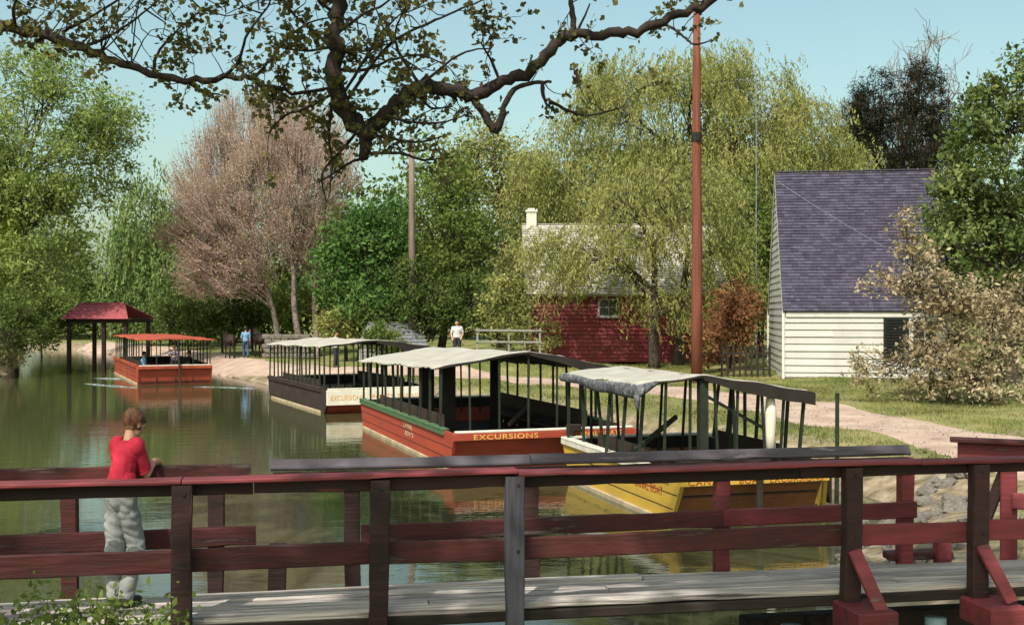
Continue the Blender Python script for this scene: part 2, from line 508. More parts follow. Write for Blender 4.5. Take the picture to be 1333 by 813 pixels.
nt.links.new(mr.outputs[0], mx.inputs[0])
nt.links.new(g2.outputs[0], mx.inputs[6])
nt.links.new(g1.outputs[0], mx.inputs[7])
nt.links.new(mx.outputs[2], b.inputs['Base Color'])
bp = nt.nodes.new('ShaderNodeBump'); bp.inputs['Strength'].default_value = .7; bp.inputs['Distance'].default_value = .06
nt.links.new(nnoise(9).outputs[0], bp.inputs['Height'])
nt.links.new(bp.outputs[0], b.inputs['Normal'])
me.materials.append(gm)
tag(link('ground', me), kind='structure')

# ------------------------------------------------------------------ water
wm = bpy.data.materials.new('murky green canal water')
wm.use_nodes = True
nt = wm.node_tree
b = nt.nodes['Principled BSDF']
b.inputs['Base Color'].default_value = (.054, .056, .026, 1)
b.inputs['Roughness'].default_value = .015
b.inputs['IOR'].default_value = 1.33
b.inputs['Specular IOR Level'].default_value = .9
geo = nt.nodes.new('ShaderNodeNewGeometry')
mp = nt.nodes.new('ShaderNodeMapping')
mp.inputs['Scale'].default_value = (.55, 1.5, 1)
nt.links.new(geo.outputs['Position'], mp.inputs[0])
n1 = nt.nodes.new('ShaderNodeTexNoise'); n1.inputs['Scale'].default_value = 1.5; n1.inputs['Detail'].default_value = 3
n2 = nt.nodes.new('ShaderNodeTexNoise'); n2.inputs['Scale'].default_value = 7; n2.inputs['Detail'].default_value = 2
nt.links.new(mp.outputs[0], n1.inputs['Vector']); nt.links.new(mp.outputs[0], n2.inputs['Vector'])
b1 = nt.nodes.new('ShaderNodeBump'); b1.inputs['Strength'].default_value = .10; b1.inputs['Distance'].default_value = .05
b2 = nt.nodes.new('ShaderNodeBump'); b2.inputs['Strength'].default_value = .08; b2.inputs['Distance'].default_value = .02
nt.links.new(n1.outputs[0], b1.inputs['Height']); nt.links.new(n2.outputs[0], b2.inputs['Height'])
nt.links.new(b1.outputs[0], b2.inputs['Normal']); nt.links.new(b2.outputs[0], b.inputs['Normal'])
wb = MB()
wb.add([(-140, -30, 0), (12, -30, 0), (12, 170, 0), (-140, 170, 0)], [(0, 1, 2, 3)])
w = wb.build('water', wm)
tag(w, kind='structure')

# the wake of the boat under way: low ridges of broken white water
def ridge(pts, wid, h, seed):
    r = random.Random(seed)
    mb = MB()
    n = 60
    rows = []
    for i in range(n + 1):
        t = i / n * (len(pts) - 1)
        k = min(int(t), len(pts) - 2)
        p = Vector(pts[k]).lerp(Vector(pts[k + 1]), t - k)
        w2 = wid * (1 - abs(2 * i / n - 1) ** 3) * r.uniform(.55, 1.1)
        hh = h * r.uniform(.5, 1.2) * (1 - abs(2 * i / n - 1) ** 4)
        rows.append([(p.x, p.y - w2, .003), (p.x, p.y - w2 * .4, .003 + hh * .8), (p.x, p.y + w2 * .2, .003 + hh), (p.x, p.y + w2, .003)])
    vs = [q for row in rows for q in row]
    fs = [(i * 4 + j, i * 4 + j + 1, i * 4 + j + 5, i * 4 + j + 4) for i in range(n) for j in range(3)]
    mb.add(vs, fs)
    return mb
foam = mat('broken white water', (.24, .29, .29), (.08, .10, .08), 3.5, .35, .3, (.4, 2, 1), lo=.42, hi=.6)
tag(ridge([(-21.3, 58.5, 0), (-19.5, 58.0, 0), (-18.2, 56.0, 0), (-17.4, 53.8, 0)], .34, .05, 3).build('wake', foam), kind='stuff')
tag(ridge([(-20.2, 54.3, 0), (-18.4, 52.6, 0), (-16.6, 51.2, 0)], .22, .04, 5).build('wake', foam), kind='stuff')
tag(ridge([(-14.4, 52.0, 0), (-12.6, 51.4, 0), (-11.2, 50.6, 0)], .18, .03, 9).build('wake', foam), kind='stuff')

# ------------------------------------------------------------------ towpath
PATH = [(9.6, 4), (9.9, 10), (10.0, 16), (9.6, 22), (8.7, 28), (7.3, 34), (5.2, 39), (2.6, 43), (-.4, 46.4), (-3.6, 49.4), (-7.4, 53.0), (-11.5, 57.6), (-15.5, 64), (-20, 73), (-27, 86), (-37, 101)]
def polyline_sample(pts, step):
    out = []
    for i in range(len(pts) - 1):
        p0 = Vector(pts[max(i - 1, 0)]); p1 = Vector(pts[i]); p2 = Vector(pts[i + 1]); p3 = Vector(pts[min(i + 2, len(pts) - 1)])
        n = max(2, int((p2 - p1).length / step))
        for k in range(n):
            t = k / n
            out.append(.5 * ((2 * p1) + (p2 - p0) * t + (2 * p0 - 5 * p1 + 4 * p2 - p3) * t * t + (3 * p1 - p0 - 3 * p2 + p3) * t ** 3))
    out.append(Vector(pts[-1]))
    return out
pc = polyline_sample(PATH, .45)
pr = random.Random(4)
K = 9
vs = []
wl = wr = 1.45
for i, p in enumerate(pc):
    d = (pc[min(i + 1, len(pc) - 1)] - pc[max(i - 1, 0)]).normalized()
    nrmv = Vector((d.y, -d.x))
    wl = 1.45 + .16 * math.sin(i * .37) + pr.uniform(-.06, .06)
    wr = 1.45 + .16 * math.sin(i * .29 + 2) + pr.uniform(-.06, .06)
    for k in range(K):
        t = k / (K - 1)
        q = p + nrmv * (-wl + (wl + wr) * t)
        vs.append((q.x, q.y, 0))
va = np.array(vs)
edge = np.tile(np.array([-.05] + [0] * (K - 2) + [-.05]), len(pc))
va[:, 2] = ground_z(va[:, 0], va[:, 1]) + .035 + edge
fs = [(i * K + k, i * K + k + 1, (i + 1) * K + k + 1, (i + 1) * K + k) for i in range(len(pc) - 1) for k in range(K - 1)]
pb = MB(); pb.add(va, fs)
tag(pb.build('towpath', M['path'], smooth=True), kind='structure')

def path_dist(x, y):
    best = np.full(np.shape(x), 1e9)
    for a, c in zip(PATH[:-1], PATH[1:]):
        dx, dy = c[0] - a[0], c[1] - a[1]
        t = np.clip(((x - a[0]) * dx + (y - a[1]) * dy) / (dx * dx + dy * dy), 0, 1)
        best = np.minimum(best, np.hypot(x - a[0] - t * dx, y - a[1] - t * dy))
    return best

# ------------------------------------------------------------------ grass: blades over the lawn and the banks in view
N = 260000
gy_ = 9 + 47 * rng.random(N) ** 1.0
gx_ = -14 + 42 * rng.random(N)
keep = (gx_ < gy_ * .48 + .5) & (gx_ > -.30 * gy_)
gx_, gy_ = gx_[keep], gy_[keep]
d = canal_dist(gx_, gy_)
pd = path_dist(gx_, gy_)
patch = np.sin(gx_ * 1.3 + 2 * np.sin(gy_ * .7)) + np.sin(gy_ * 1.9 + gx_ * .6)
keep = (d > .9 + .5 * rng.random(len(d)) + 1.0 * sm(23, 17, gy_)) & (pd > 1.22 + .5 * rng.random(len(d)) ** 1.5) & (patch + rng.normal(size=len(d)) * .7 > -.9)
gx_, gy_ = gx_[keep], gy_[keep]
hh = (.045 + .05 * rng.random(len(gx_))) * (1 + .4 * (rng.random(len(gx_)) > .93))
a = rng.random(len(gx_)) * 2 * np.pi
wv = np.stack([np.cos(a), np.sin(a), 0 * a], 1) * (.010 + .006 * rng.random(len(a)))[:, None]
tip = np.stack([np.cos(a + 1.3) * hh * .55, np.sin(a + 1.3) * hh * .55, hh], 1)
base = np.stack([gx_, gy_, ground_z(gx_, gy_) - .01], 1)
v = np.stack([base - wv, base + wv, base + tip], 1).reshape(-1, 3)
gme = bpy.data.meshes.new('grass')
gme.from_pydata(v, [], np.arange(len(v)).reshape(-1, 3))
gme.materials.append(M['blade'])
tag(link('grass', gme), 'short green grass growing on the banks and lawn', 'grass', kind='stuff')

# loose gravel trodden out of the path
n_ = 9000
ti = rng.integers(0, len(pc) - 1, n_)
pa = np.array([(p.x, p.y) for p in pc])[ti]
pa = pa + rng.normal(size=(n_, 2)) * np.array([.75, .5])
pa = pa[(pa[:, 1] > 14) & (pa[:, 1] < 46) & (path_dist(pa[:, 0], pa[:, 1]) < 1.75)]
gs = .010 + .022 * rng.random(len(pa)) ** 2
zz = ground_z(pa[:, 0], pa[:, 1]) + .036
an = rng.random(len(pa)) * 6.28
cs = np.stack([np.cos(an), np.sin(an)], 1)
tri = np.stack([np.concatenate([pa + gs[:, None] * np.stack([np.cos(an + q), np.sin(an + q)], 1), zz[:, None]], 1) for q in (0, 2.1, 4.2)] + [np.concatenate([pa, (zz + gs * .8)[:, None]], 1)], 1)
gf = (np.arange(len(pa))[:, None, None] * 4 + np.array([(0, 1, 3), (1, 2, 3), (2, 0, 3)])[None]).reshape(-1, 3)
gme = bpy.data.meshes.new('gravel')
gme.from_pydata(tri.reshape(-1, 3), [], gf)
gme.materials.append(mat('loose gravel', (.30, .25, .21), (.16, .13, .11), 3, .95, isl=.5))
tag(link('gravel', gme), 'loose gravel lying on the towpath', 'gravel', kind='stuff')

# rough stones along the foot of the near right bank
def rock(loc, s, seed, me_cache={}):
    k = seed % 7
    if k not in me_cache:
        bm = bmesh.new()
        bmesh.ops.create_icosphere(bm, subdivisions=2, radius=1)
        for v_ in bm.verts:
            n_ = mnoise.noise(v_.co * 1.1 + Vector((k * 7.3, 0, 0))) * .6 + mnoise.noise(v_.co * 2.9 + Vector((0, k * 3.1, 0))) * .38
            v_.co *= 1 + n_
            v_.co.z *= .7
        me_ = bpy.data.meshes.new('bank_stone')
        bm.to_mesh(me_); bm.free()
        me_.materials.append(M['stone'])
        me_cache[k] = me_
    o = link('bank_stone', me_cache[k])
    o.location = loc
    r_ = random.Random(seed)
    o.rotation_euler = (r_.uniform(-.4, .4), r_.uniform(-.4, .4), r_.uniform(0, 6.28))
    o.scale = (s * r_.uniform(.8, 1.25), s * r_.uniform(.8, 1.2), s * r_.uniform(.7, 1.1))
    tag(o, 'rough grey stone at the foot of the right bank beside the yellow boat', 'stone', 'stones along the bank')
rr = random.Random(21)
for i in range(64):
    t = rr.random()
    y_ = 13.8 + 6.6 * t
    # find the edge at this y, then step up the bank
    x0 = float(np.interp(y_, [p[1] for p in RIGHT[2:8]], [p[0] for p in RIGHT[2:8]]))
    x_ = x0 + rr.uniform(-.1, 1.7)
    s_ = rr.uniform(.05, .2) * (1.4 if i % 7 == 0 else 1)
    rock((x_, y_, gz(x_, y_) + s_ * .15), s_, i)

# ------------------------------------------------------------------ trees
def ell(px, py, rx, ry, Y, rd=None):
    s = Y / FPX
    return (P(px, py, Y), Vector((rx * s, (rd if rd is not None else rx) * s, ry * s)))

def crown_points(ells, n, r, inner=.55):
    ells = [(Vector(e[0]), Vector(e[1])) for e in ells]
    w = np.array([(e[1].x * e[1].z) for e in ells]); w = w / w.sum()
    out = []
    for e, k in zip(ells, (w * n).astype(int) + 1):
        dv = nrm(r.normal(size=(k, 3)))
        rad = inner + (1 - inner) * r.random((k, 1)) ** .7
        out.append(np.array(e[0]) + dv * rad * np.array(e[1]))
    return np.concatenate(out)

def spline(pts, n=5):
    return [tuple(p) for p in polyline_sample([Vector(p) for p in pts], 1e9)] if n <= 2 else _sp(pts, n)
def _sp(pts, n):
    out = []
    pts = [Vector(p) for p in pts]
    for i in range(len(pts) - 1):
        p0 = pts[max(i - 1, 0)]; p1 = pts[i]; p2 = pts[i + 1]; p3 = pts[min(i + 2, len(pts) - 1)]
        for k in range(n):
            t = k / n
            out.append(.5 * ((2 * p1) + (p2 - p0) * t + (2 * p0 - 5 * p1 + 4 * p2 - p3) * t * t + (3 * p1 - p0 - 3 * p2 + p3) * t ** 3))
    out.append(pts[-1])
    return out

def wood(mb, base, pts, r0, r, limbs=7, twig=.02, stems=None, fork=.35, n=7):
    """trunk(s), limbs to groups of crown points, thin branches to every point"""
    base = Vector(base)
    cen = Vector(pts.mean(0))
    top = Vector((base.x * .35 + cen.x * .65, base.y * .35 + cen.y * .65, cen.z))
    stems = stems or [(base, r0)]
    trunks = []
    for sb, sr in stems:
        sb = Vector(sb)
        j = Vector((r.normal() * .02, r.normal() * .02, 0)) * (top.z - sb.z)
        tp = top + Vector((sb.x - base.x, sb.y - base.y, 0)) * 1.6
        p = _sp([sb - Vector((0, 0, .3)), sb.lerp(tp, .33) + j, sb.lerp(tp, .66) - j, tp], 4)
        rad = [sr * (1.25 if i == 0 else 1) * (1 - .72 * i / (len(p) - 1)) for i in range(len(p))]
        mb.tube(p, rad, n)
        trunks.append((p, rad))
    ci = r.choice(len(pts), min(limbs, len(pts)), replace=False)
    cents = pts[ci].copy()
    for _ in range(4):
        a = np.argmin(((pts[:, None] - cents[None]) ** 2).sum(-1), 1)
        for k in range(len(cents)):
            if (a == k).any():
                cents[k] = pts[a == k].mean(0)
    for k in range(len(cents)):
        mem = pts[a == k]
        if not len(mem):
            continue
        c = Vector(cents[k])
        tp, trad = min(trunks, key=lambda t: (t[0][-1] - c).length + (t[0][0] - c).length)
        want = fork + (1 - fork) * min(1, max(0, (c.z - base.z) / max(.1, top.z - base.z) - .35))
        i0 = int(min(len(tp) - 2, max(2, want * (len(tp) - 1))))
        s = tp[i0]
        mid = s.lerp(c, .5) + Vector((r.normal() * .08, r.normal() * .08, .10 + r.normal() * .04)) * (c - s).length
        lp = _sp([s, mid, c], 4)
        lr = [max(twig, trad[i0] * .62 * (1 - .75 * i / (len(lp) - 1))) for i in range(len(lp))]
        mb.tube(lp, lr, 5, cap=False)
        for q in mem:
            q = Vector(q)
            i1 = int(r.integers(2, len(lp)))
            s2 = lp[i1]
            m2 = s2.lerp(q, .5) + Vector(r.normal(size=3)) * .09 * (q - s2).length
            mb.tube([s2, m2, q], [max(twig * .9, lr[i1] * .55), twig * .75, twig * .4], 3, cap=False)

def around(pts, per, rad, r, flat=.75):
    n = len(pts)
    c = np.repeat(pts, per, 0)
    rr_ = np.repeat(rad * (.6 + .8 * r.random(n)), per)
    off = r.normal(size=(n * per, 3)) * .5
    off[:, 2] *= flat
    return c + off * rr_[:, None]

def tree(name, label, base, ells, seed, leaf, bark, n_cl=120, per=60, cl_r=.8, size=.11, r0=.3, limbs=7, kind='broad',
         stems=None, cat='tree', group=None, inner=.55, flat=.5, twig=.025, fork=.35, width=1.0, droop=(1.2, 3.0), dens=1.0):
    r = np.random.default_rng(seed)
    base = Vector((base[0], base[1], gz(base[0], base[1]))) if len(base) == 2 else Vector(base)
    root = empty(name, base, 0, label, cat, group)
    pts = crown_points(ells, n_cl, r, inner)
    pts = pts[pts[:, 2] > base.z + .15]
    mb = MB()
    wood(mb, base, pts, r0, r, limbs, twig, stems, fork)
    if kind == 'broad':
        c = around(pts, per, cl_r, r)
        sz = size * (.4 + 1.15 * r.random(len(c)) ** 1.6)
        up = None
        leaves('crown', c, sz, leaf, root, base, None, .4, flat, DIAMOND, width, r)
    elif kind == 'willow':
        ns = len(pts)
        k = per
        st = np.repeat(pts, k, 0) + r.normal(size=(ns * k, 3)) * cl_r * .45
        L = droop[0] + (droop[1] - droop[0]) * r.random(ns * k)
        seg = 9
        t = (np.arange(seg)[None] + r.random((ns * k, seg))) / seg
        cen = np.array([e[0] for e in ells]).mean(0)
        out = st - cen; out[:, 2] = 0
        out = nrm(out)
        c = st[:, None, :] + np.stack([out[:, 0:1] * t * .5, out[:, 1:2] * t * .5, .25 * np.sin(t * 2.4) - t * L[:, None]], -1)
        c[..., 0] += .05 * r.normal(size=t.shape); c[..., 1] += .05 * r.normal(size=t.shape)
        c = c.reshape(-1, 3)
        c = c[c[:, 2] > base.z + .4]
        sz = size * (.6 + .8 * r.random(len(c)))
        leaves('crown', c, sz, leaf, root, base, (0, 0, -1), .55, flat, DIAMOND, width, r)
    elif kind == 'twiggy':
        cen = np.array(base) + np.array([0, 0, 1.5])
        src = np.repeat(pts, per, 0)
        out = nrm(src - cen + r.normal(size=src.shape) * 1.9)
        q0 = src + r.normal(size=src.shape) * .3 * cl_r
        Lw = cl_r * (.5 + r.random(len(src)))
        q1 = q0 + out * Lw[:, None]
        side = nrm(np.cross(out, r.normal(size=src.shape))) * twig * .42
        v_ = np.stack([q0 - side, q0 + side, q1 + side * .5, q1 - side * .5], 1).reshape(-1, 3) - np.array(base)
        me_ = bpy.data.meshes.new('twigs')
        me_.from_pydata(v_, [], np.arange(len(v_)).reshape(-1, 4))
        me_.materials.append(M['twig'] if leaf is M['lf_pink'] else bark)
        link('twigs', me_, root)
        t = r.random((len(src), 5)) ** .6
        c = (q0[:, None] + (q1 - q0)[:, None] * t[..., None]).reshape(-1, 3) + r.normal(size=(len(src) * 5, 3)) * .06
        if dens < 1:
            c = c[r.random(len(c)) < dens]
        sz = size * (.5 + r.random(len(c)))
        leaves('crown', c, sz, leaf, root, base, None, .4, flat, DIAMOND, width, r)
    mb.build('trunk', bark, root, True, base)
    return root

# left bank -----------------------------------------------------------
D = 63
b0 = P(14, 0, D)
lt = tree('leafy_tree', 'tall fresh green feathery tree on the left bank with an ivy covered trunk', (b0.x, b0.y), [ell(55, 175, 95, 110, D), ell(108, 205, 66, 72, D + 1), ell(20, 300, 80, 110, D), ell(140, 150, 45, 45, D), ell(60, 95, 62, 34, D), ell(48, 350, 44, 62, D - 1), ell(-60, 240, 80, 170, D)],
     1, M['lf_spring'], M['bark'], 370, 150, 1.0, .125, .42, 11, flat=.9, twig=.03, width=.7)
ivy_c = []
r_ = np.random.default_rng(5)
for k in range(5200):
    t = r_.random()
    a_ = r_.random() * 6.28
    rad = .42 * (1.1 - .4 * t) + abs(r_.normal()) * .12
    ivy_c.append((b0.x + math.cos(a_) * rad + t * .1, b0.y + math.sin(a_) * rad, 1.0 + t * 10.2))
iv = leaves('ivy', np.array(ivy_c), .12, M['lf_ivy'], lt, lt.location, None, .4, .3, r=r_)
D = 60
b0 = P(30, 0, D)
tree('shrub', 'dark green shrub hanging over the water at the left edge of the canal', (b0.x - .8, b0.y + 1), [ell(25, 420, 42, 38, D), ell(60, 415, 26, 45, D + 4), ell(-15, 430, 40, 50, D - 2), ell(10, 450, 26, 22, D)], 2, M['lf_dark'], M['bark'], 130, 60, .55, .085, .08, 8, cat='shrub', twig=.014)
b0 = P(4, 0, 59)
tree('reed_clump', 'straw coloured reeds and dead stems at the water edge under the left tree', (b0.x - .9, b0.y + 1), [ell(-2, 462, 22, 20, 59), ell(18, 470, 14, 12, 59), ell(6, 440, 12, 14, 59)], 3, M['lf_straw'], M['bark_pale'], 70, 50, .4, .10, .05, 5, cat='reeds', flat=.0, width=.35, twig=.012)
D = 84
b0 = P(62, 0, D)
tree('shrub', 'rounded olive shrub on the far left bank in front of the landing roof', (b0.x - 2, b0.y + 4), [ell(58, 415, 34, 34, D), ell(20, 400, 30, 40, D), ell(85, 400, 18, 22, D + 4)], 4, M['lf_mid'], M['bark'], 110, 60, .8, .12, .1, 7, cat='shrub')
D = 112
for i, (px, py, rx, ry, lf, lab) in enumerate([
        (115, 392, 50, 34, 'lf_dark', 'dark rounded tree beyond the red roofed landing'),
        (50, 330, 70, 90, 'lf_mid', 'mid green tree behind the tall feathery tree on the left bank'),
        (95, 402, 40, 26, 'lf_far', 'low pale green tree at the far bend of the canal'),
        (165, 400, 36, 36, 'lf_mid', 'bushy green tree just right of the red landing roof'),
        (-40, 300, 90, 140, 'lf_dark', 'dark tall tree cut by the left edge far behind the bank')]):
    b0 = P(px, 0, D + i * 5)
    tree('far_tree', lab, (b0.x, b0.y + 10), [ell(px, py, rx, ry, D + i * 5), ell(px + rx * .5, py + ry * .3, rx * .6, ry * .6, D + i * 5), ell(px - rx * .5, py + ry * .2, rx * .6, ry * .7, D + i * 5)],
         30 + i, M[lf], M['bark'], 130, 60, 1.6, .24, .3, 6, group='trees beyond the bend')
D = 90
b0 = P(205, 0, D)
tree('willow_tree', 'pale blue green willow beyond the red roofed landing', (b0.x + 1.2, b0.y), [ell(188, 300, 42, 78, D), ell(215, 340, 45, 70, D), ell(165, 385, 26, 40, D + 2), ell(245, 360, 40, 60, D - 2)], 6, M['lf_far'], M['bark'], 150, 13, 1.4, .21, .34, 7, 'willow', droop=(1.5, 4.2), width=.6)
# pink budding trees --------------------------------------------------
D = 68
b0 = P(385, 0, D)
st = [((P(366, 0, D).x, D, .8), .20), ((P(392, 0, D).x, D + .4, .8), .24), ((P(412, 0, D).x, D + .8, .8), .20)]
tree('budding_tree', 'wide pinkish brown budding tree with several stems behind the towpath', (b0.x, b0.y), [ell(330, 290, 92, 95, D), ell(395, 240, 70, 85, D + 2), ell(268, 315, 52, 70, D), ell(355, 205, 60, 45, D + 1), ell(300, 355, 62, 38, D - 1), ell(412, 320, 38, 62, D + 1)],
     7, M['lf_pink'], M['bark_pale'], 500, 26, .80, .046, .24, 13, 'twiggy', st, twig=.035, fork=.2, inner=.4, dens=.9)
D = 82
b0 = P(320, 0, D)
tree('budding_tree', 'paler bare budding tree rising behind the pinkish one', (b0.x, b0.y), [ell(335, 190, 60, 55, D), ell(275, 235, 50, 50, D), ell(400, 185, 55, 40, D)], 8, M['lf_pink'], M['bark_pale'], 190, 26, 1.3, .065, .26, 9, 'twiggy', twig=.035, dens=.6)
# greens in the middle ------------------------------------------------
D = 62
b0 = P(468, 0, D)
tree('leafy_tree', 'bright emerald green bushy tree left of the grey utility pole', (b0.x, b0.y), [ell(470, 335, 50, 78, D), ell(440, 355, 32, 55, D), ell(500, 300, 38, 50, D + 1), ell(480, 395, 42, 36, D - 1)], 9, M['lf_bright'], M['bark'], 210, 80, .8, .12, .22, 8)
D = 66
b0 = P(570, 0, D)
tree('leafy_tree', 'dark olive tree standing right of the grey utility pole', (b0.x, b0.y), [ell(560, 325, 52, 90, D), ell(610, 350, 55, 75, D + 1), ell(535, 385, 42, 45, D - 1), ell(590, 250, 40, 50, D + 2)], 10, M['lf_mid'], M['bark'], 250, 72, .9, .125, .28, 9)
D = 60.5
b0 = P(600, 0, D)
tree('shrub', 'dark shadowy shrub mass behind the man in white', (b0.x, b0.y), [ell(560, 405, 48, 40, D), ell(615, 400, 50, 44, D), ell(655, 405, 34, 40, D), ell(505, 412, 34, 26, D), ell(535, 372, 26, 42, D - .4)], 11, M['lf_dark'], M['bark'], 200, 75, .6, .10, .1, 9, cat='shrub')
D = 57
b0 = P(668, 0, D)
tree('shrub', 'yellow green shrub against the left corner of the red house', (b0.x - .3, b0.y - 1.4), [ell(664, 360, 26, 50, D - 1), ell(650, 405, 28, 34, D - 1.4), ell(705, 435, 26, 22, D - 2), ell(680, 420, 22, 28, D - 1.6)], 12, M['lf_willow'], M['bark'], 110, 52, .5, .085, .07, 7, cat='shrub', twig=.014)
D = 63
b0 = P(345, 0, D)
for i, (px, py, rx, ry, lf, lab, dd) in enumerate([
        (285, 400, 40, 36, 'lf_dark', 'dark green shrub shading the mules on the towpath', 74), (325, 392, 38, 38, 'lf_dark', 'dark shrub behind the person in blue', 75),
        (448, 418, 26, 18, 'lf_willow', 'low yellow green shrub right of the stone wall', 61.5), (240, 400, 42, 46, 'lf_dark', 'dark green shrub behind the moving orange boat', 80),
        (400, 400, 46, 28, 'lf_mid', 'low green shrub at the foot of the pinkish budding tree', 73)]):
    b0 = P(px, 0, dd)
    tree('shrub', lab, (b0.x, b0.y + 1), [ell(px, py, rx, ry, dd), ell(px + rx * .5, py + ry * .4, rx * .6, ry * .6, dd), ell(px - rx * .6, py + ry * .3, rx * .6, ry * .7, dd)], 50 + i, M[lf], M['bark'], 110, 60, .7, .105, .09, 7, cat='shrub', twig=.016)
tree('shrub', 'small green shrub half covering the low grey shed', (P(497, 0, 56.6).x, 56.8), [ell(492, 440, 17, 17, 56.6), ell(512, 446, 14, 12, 56.6)], 57, M['lf_mid'], M['bark'], 60, 50, .35, .08, .05, 6, cat='shrub', twig=.012)
# a light tree with an open crown over the middle
D = 78
b0 = P(640, 0, D)
tree('leafy_tree', 'open yellowish tree with a dark leaning trunk left of the big willow', (b0.x + .6, b0.y), [ell(650, 230, 62, 55, D), ell(600, 215, 40, 42, D), ell(690, 265, 45, 60, D), ell(640, 180, 40, 25, D)], 13, M['lf_willow'], M['bark'], 170, 55, 1.0, .13, .3, 9)
# willows -------------------------------------------------------------
D = 70
b0 = P(905, 0, D)
tree('willow_tree', 'huge yellow green willow towering behind the red house', (b0.x, b0.y), [ell(860, 155, 120, 88, D), ell(965, 140, 85, 78, D + 1), ell(755, 215, 82, 78, D), ell(1040, 205, 80, 85, D), ell(920, 260, 140, 90, D - 1), ell(820, 110, 62, 42, D), ell(1080, 240, 60, 66, D + 1), ell(705, 265, 45, 65, D), ell(940, 95, 50, 32, D + 1)],
     14, M['lf_willow'], M['bark'], 500, 22, 1.15, .13, .6, 15, 'willow', droop=(.7, 2.6), width=.55, fork=.22)
D = 53
b0 = P(852, 0, D)
st = [((P(852, 0, D).x, D, 1.0), .27), ((P(888, 0, D).x, D + 1.5, 1.0), .30)]
tree('willow_tree', 'twin stemmed willow drooping in front of the red house', (b0.x, b0.y), [ell(775, 318, 80, 34, D), ell(830, 270, 70, 60, D), ell(905, 280, 68, 75, D), ell(945, 350, 45, 60, D), ell(720, 335, 42, 32, D), ell(850, 385, 36, 28, D - .5), ell(740, 350, 46, 34, D), ell(905, 400, 30, 34, D)],
     15, M['lf_willow'], M['bark'], 300, 10, .8, .11, .27, 10, 'willow', st, droop=(.5, 1.7), width=.5, fork=.25, twig=.022)
D = 58
b0 = P(965, 0, 50)
tree('leafy_tree', 'dark green tree filling the gap between the red house and white house', (P(985, 0, 60).x, 60), [ell(960, 300, 58, 70, 60), ell(1000, 350, 50, 80, 61), ell(960, 390, 46, 50, 59)], 16, M['lf_mid'], M['bark'], 190, 66, .8, .12, .22, 8)
tree('shrub', 'russet brown shrub beside the white house gable', (P(950, 0, 49).x, 49), [ell(948, 425, 34, 42, 49), ell(965, 400, 24, 38, 50), ell(925, 450, 22, 24, 48)], 17, M['lf_russet'], M['bark'], 110, 55, .55, .085, .07, 7, cat='shrub', twig=.014)
# behind the white house
D = 84
b0 = P(1180, 0, D)
tree('conifer_tree', 'dark brown spruce rising behind the slate roof', (b0.x, b0.y), [ell(1138, 140, 34, 56, D), ell(1198, 128, 34, 58, D), ell(1170, 190, 66, 46, D), ell(1225, 175, 26, 45, D), ell(1112, 160, 22, 36, D)], 18, M['lf_conifer'], M['bark_black'], 430, 60, .62, .20, .3, 12, flat=.1, width=.24, twig=.03, inner=.3)
D = 90
b0 = P(1215, 0, D)
root = empty('bare_tree', (b0.x, b0.y, gz(b0.x, b0.y)), 0, 'leafless tree with forked upright branches around the dark spruce', 'tree')
br_ = np.random.default_rng(19)
mb = MB()
def bough(p, d, L, rad, lvl):
    pts = [p]
    for k in range(4):
        d = (d + Vector(br_.normal(size=3)) * .16 + Vector((0, 0, .08))).normalized()
        pts.append(pts[-1] + d * L / 4)
    mb.tube([q - root.location for q in pts], [max(.022, rad * (1 - .16 * k)) for k in range(5)], 5 if lvl > 2 else 3, cap=False)
    if lvl:
        for k in range(int(br_.integers(2, 5))):
            i_ = int(br_.integers(1, 5))
            bough(pts[i_], (d + Vector(br_.normal(size=3)) * .55).normalized(), L * float(br_.uniform(.5, .78)), rad * .55, lvl - 1)
for (px, top_) in ((1195, 62), (1130, 120), (1240, 100), (1165, 80), (1215, 85), (1100, 150)):
    tgt = P(px, top_ + 70, D + float(br_.normal() * 2)); s0 = root.location + Vector((0, 0, 5))
    mb.tube([s0 - root.location - Vector((0, 0, 5)), s0 - root.location, tgt - root.location], [.3, .22, .12], 6)
    for k in range(4):
        bough(s0.lerp(tgt, .7 + .1 * k), ((tgt - s0).normalized() + Vector(br_.normal(size=3)) * .25).normalized(), 3.6, .10, 3)
mb.build('trunk', M['bark_pale'], root, True)
D = 86
b0 = P(1080, 0, D)
tree('leafy_tree', 'pale yellow green tree behind the slate roof ridge', (b0.x, b0.y), [ell(1060, 215, 60, 45, D), ell(1110, 225, 42, 40, D), ell(1020, 230, 40, 50, D)], 20, M['lf_willow'], M['bark'], 120, 50, 1.2, .15, .3, 7)
D = 41
b0 = P(1318, 0, D)
tree('leafy_tree', 'glossy deep green tree beside the right end of the slate roof', (b0.x, b0.y), [ell(1300, 200, 70, 88, D), ell(1285, 320, 76, 66, D), ell(1340, 120, 52, 52, D), ell(1248, 270, 40, 50, D), ell(1330, 330, 60, 80, D + 1), ell(1225, 330, 26, 40, D), ell(1278, 150, 30, 46, D)],
     21, M['lf_deep'], M['bark'], 300, 66, .50, .10, .26, 10, flat=1.1, twig=.02)
D = 33.5
b0 = P(1235, 0, D)
st = [((b0.x - .5, D, .75), .045), ((b0.x, D + .2, .75), .06), ((b0.x + .6, D - .1, .75), .05), ((b0.x + 1.2, D + .2, .75), .05)]
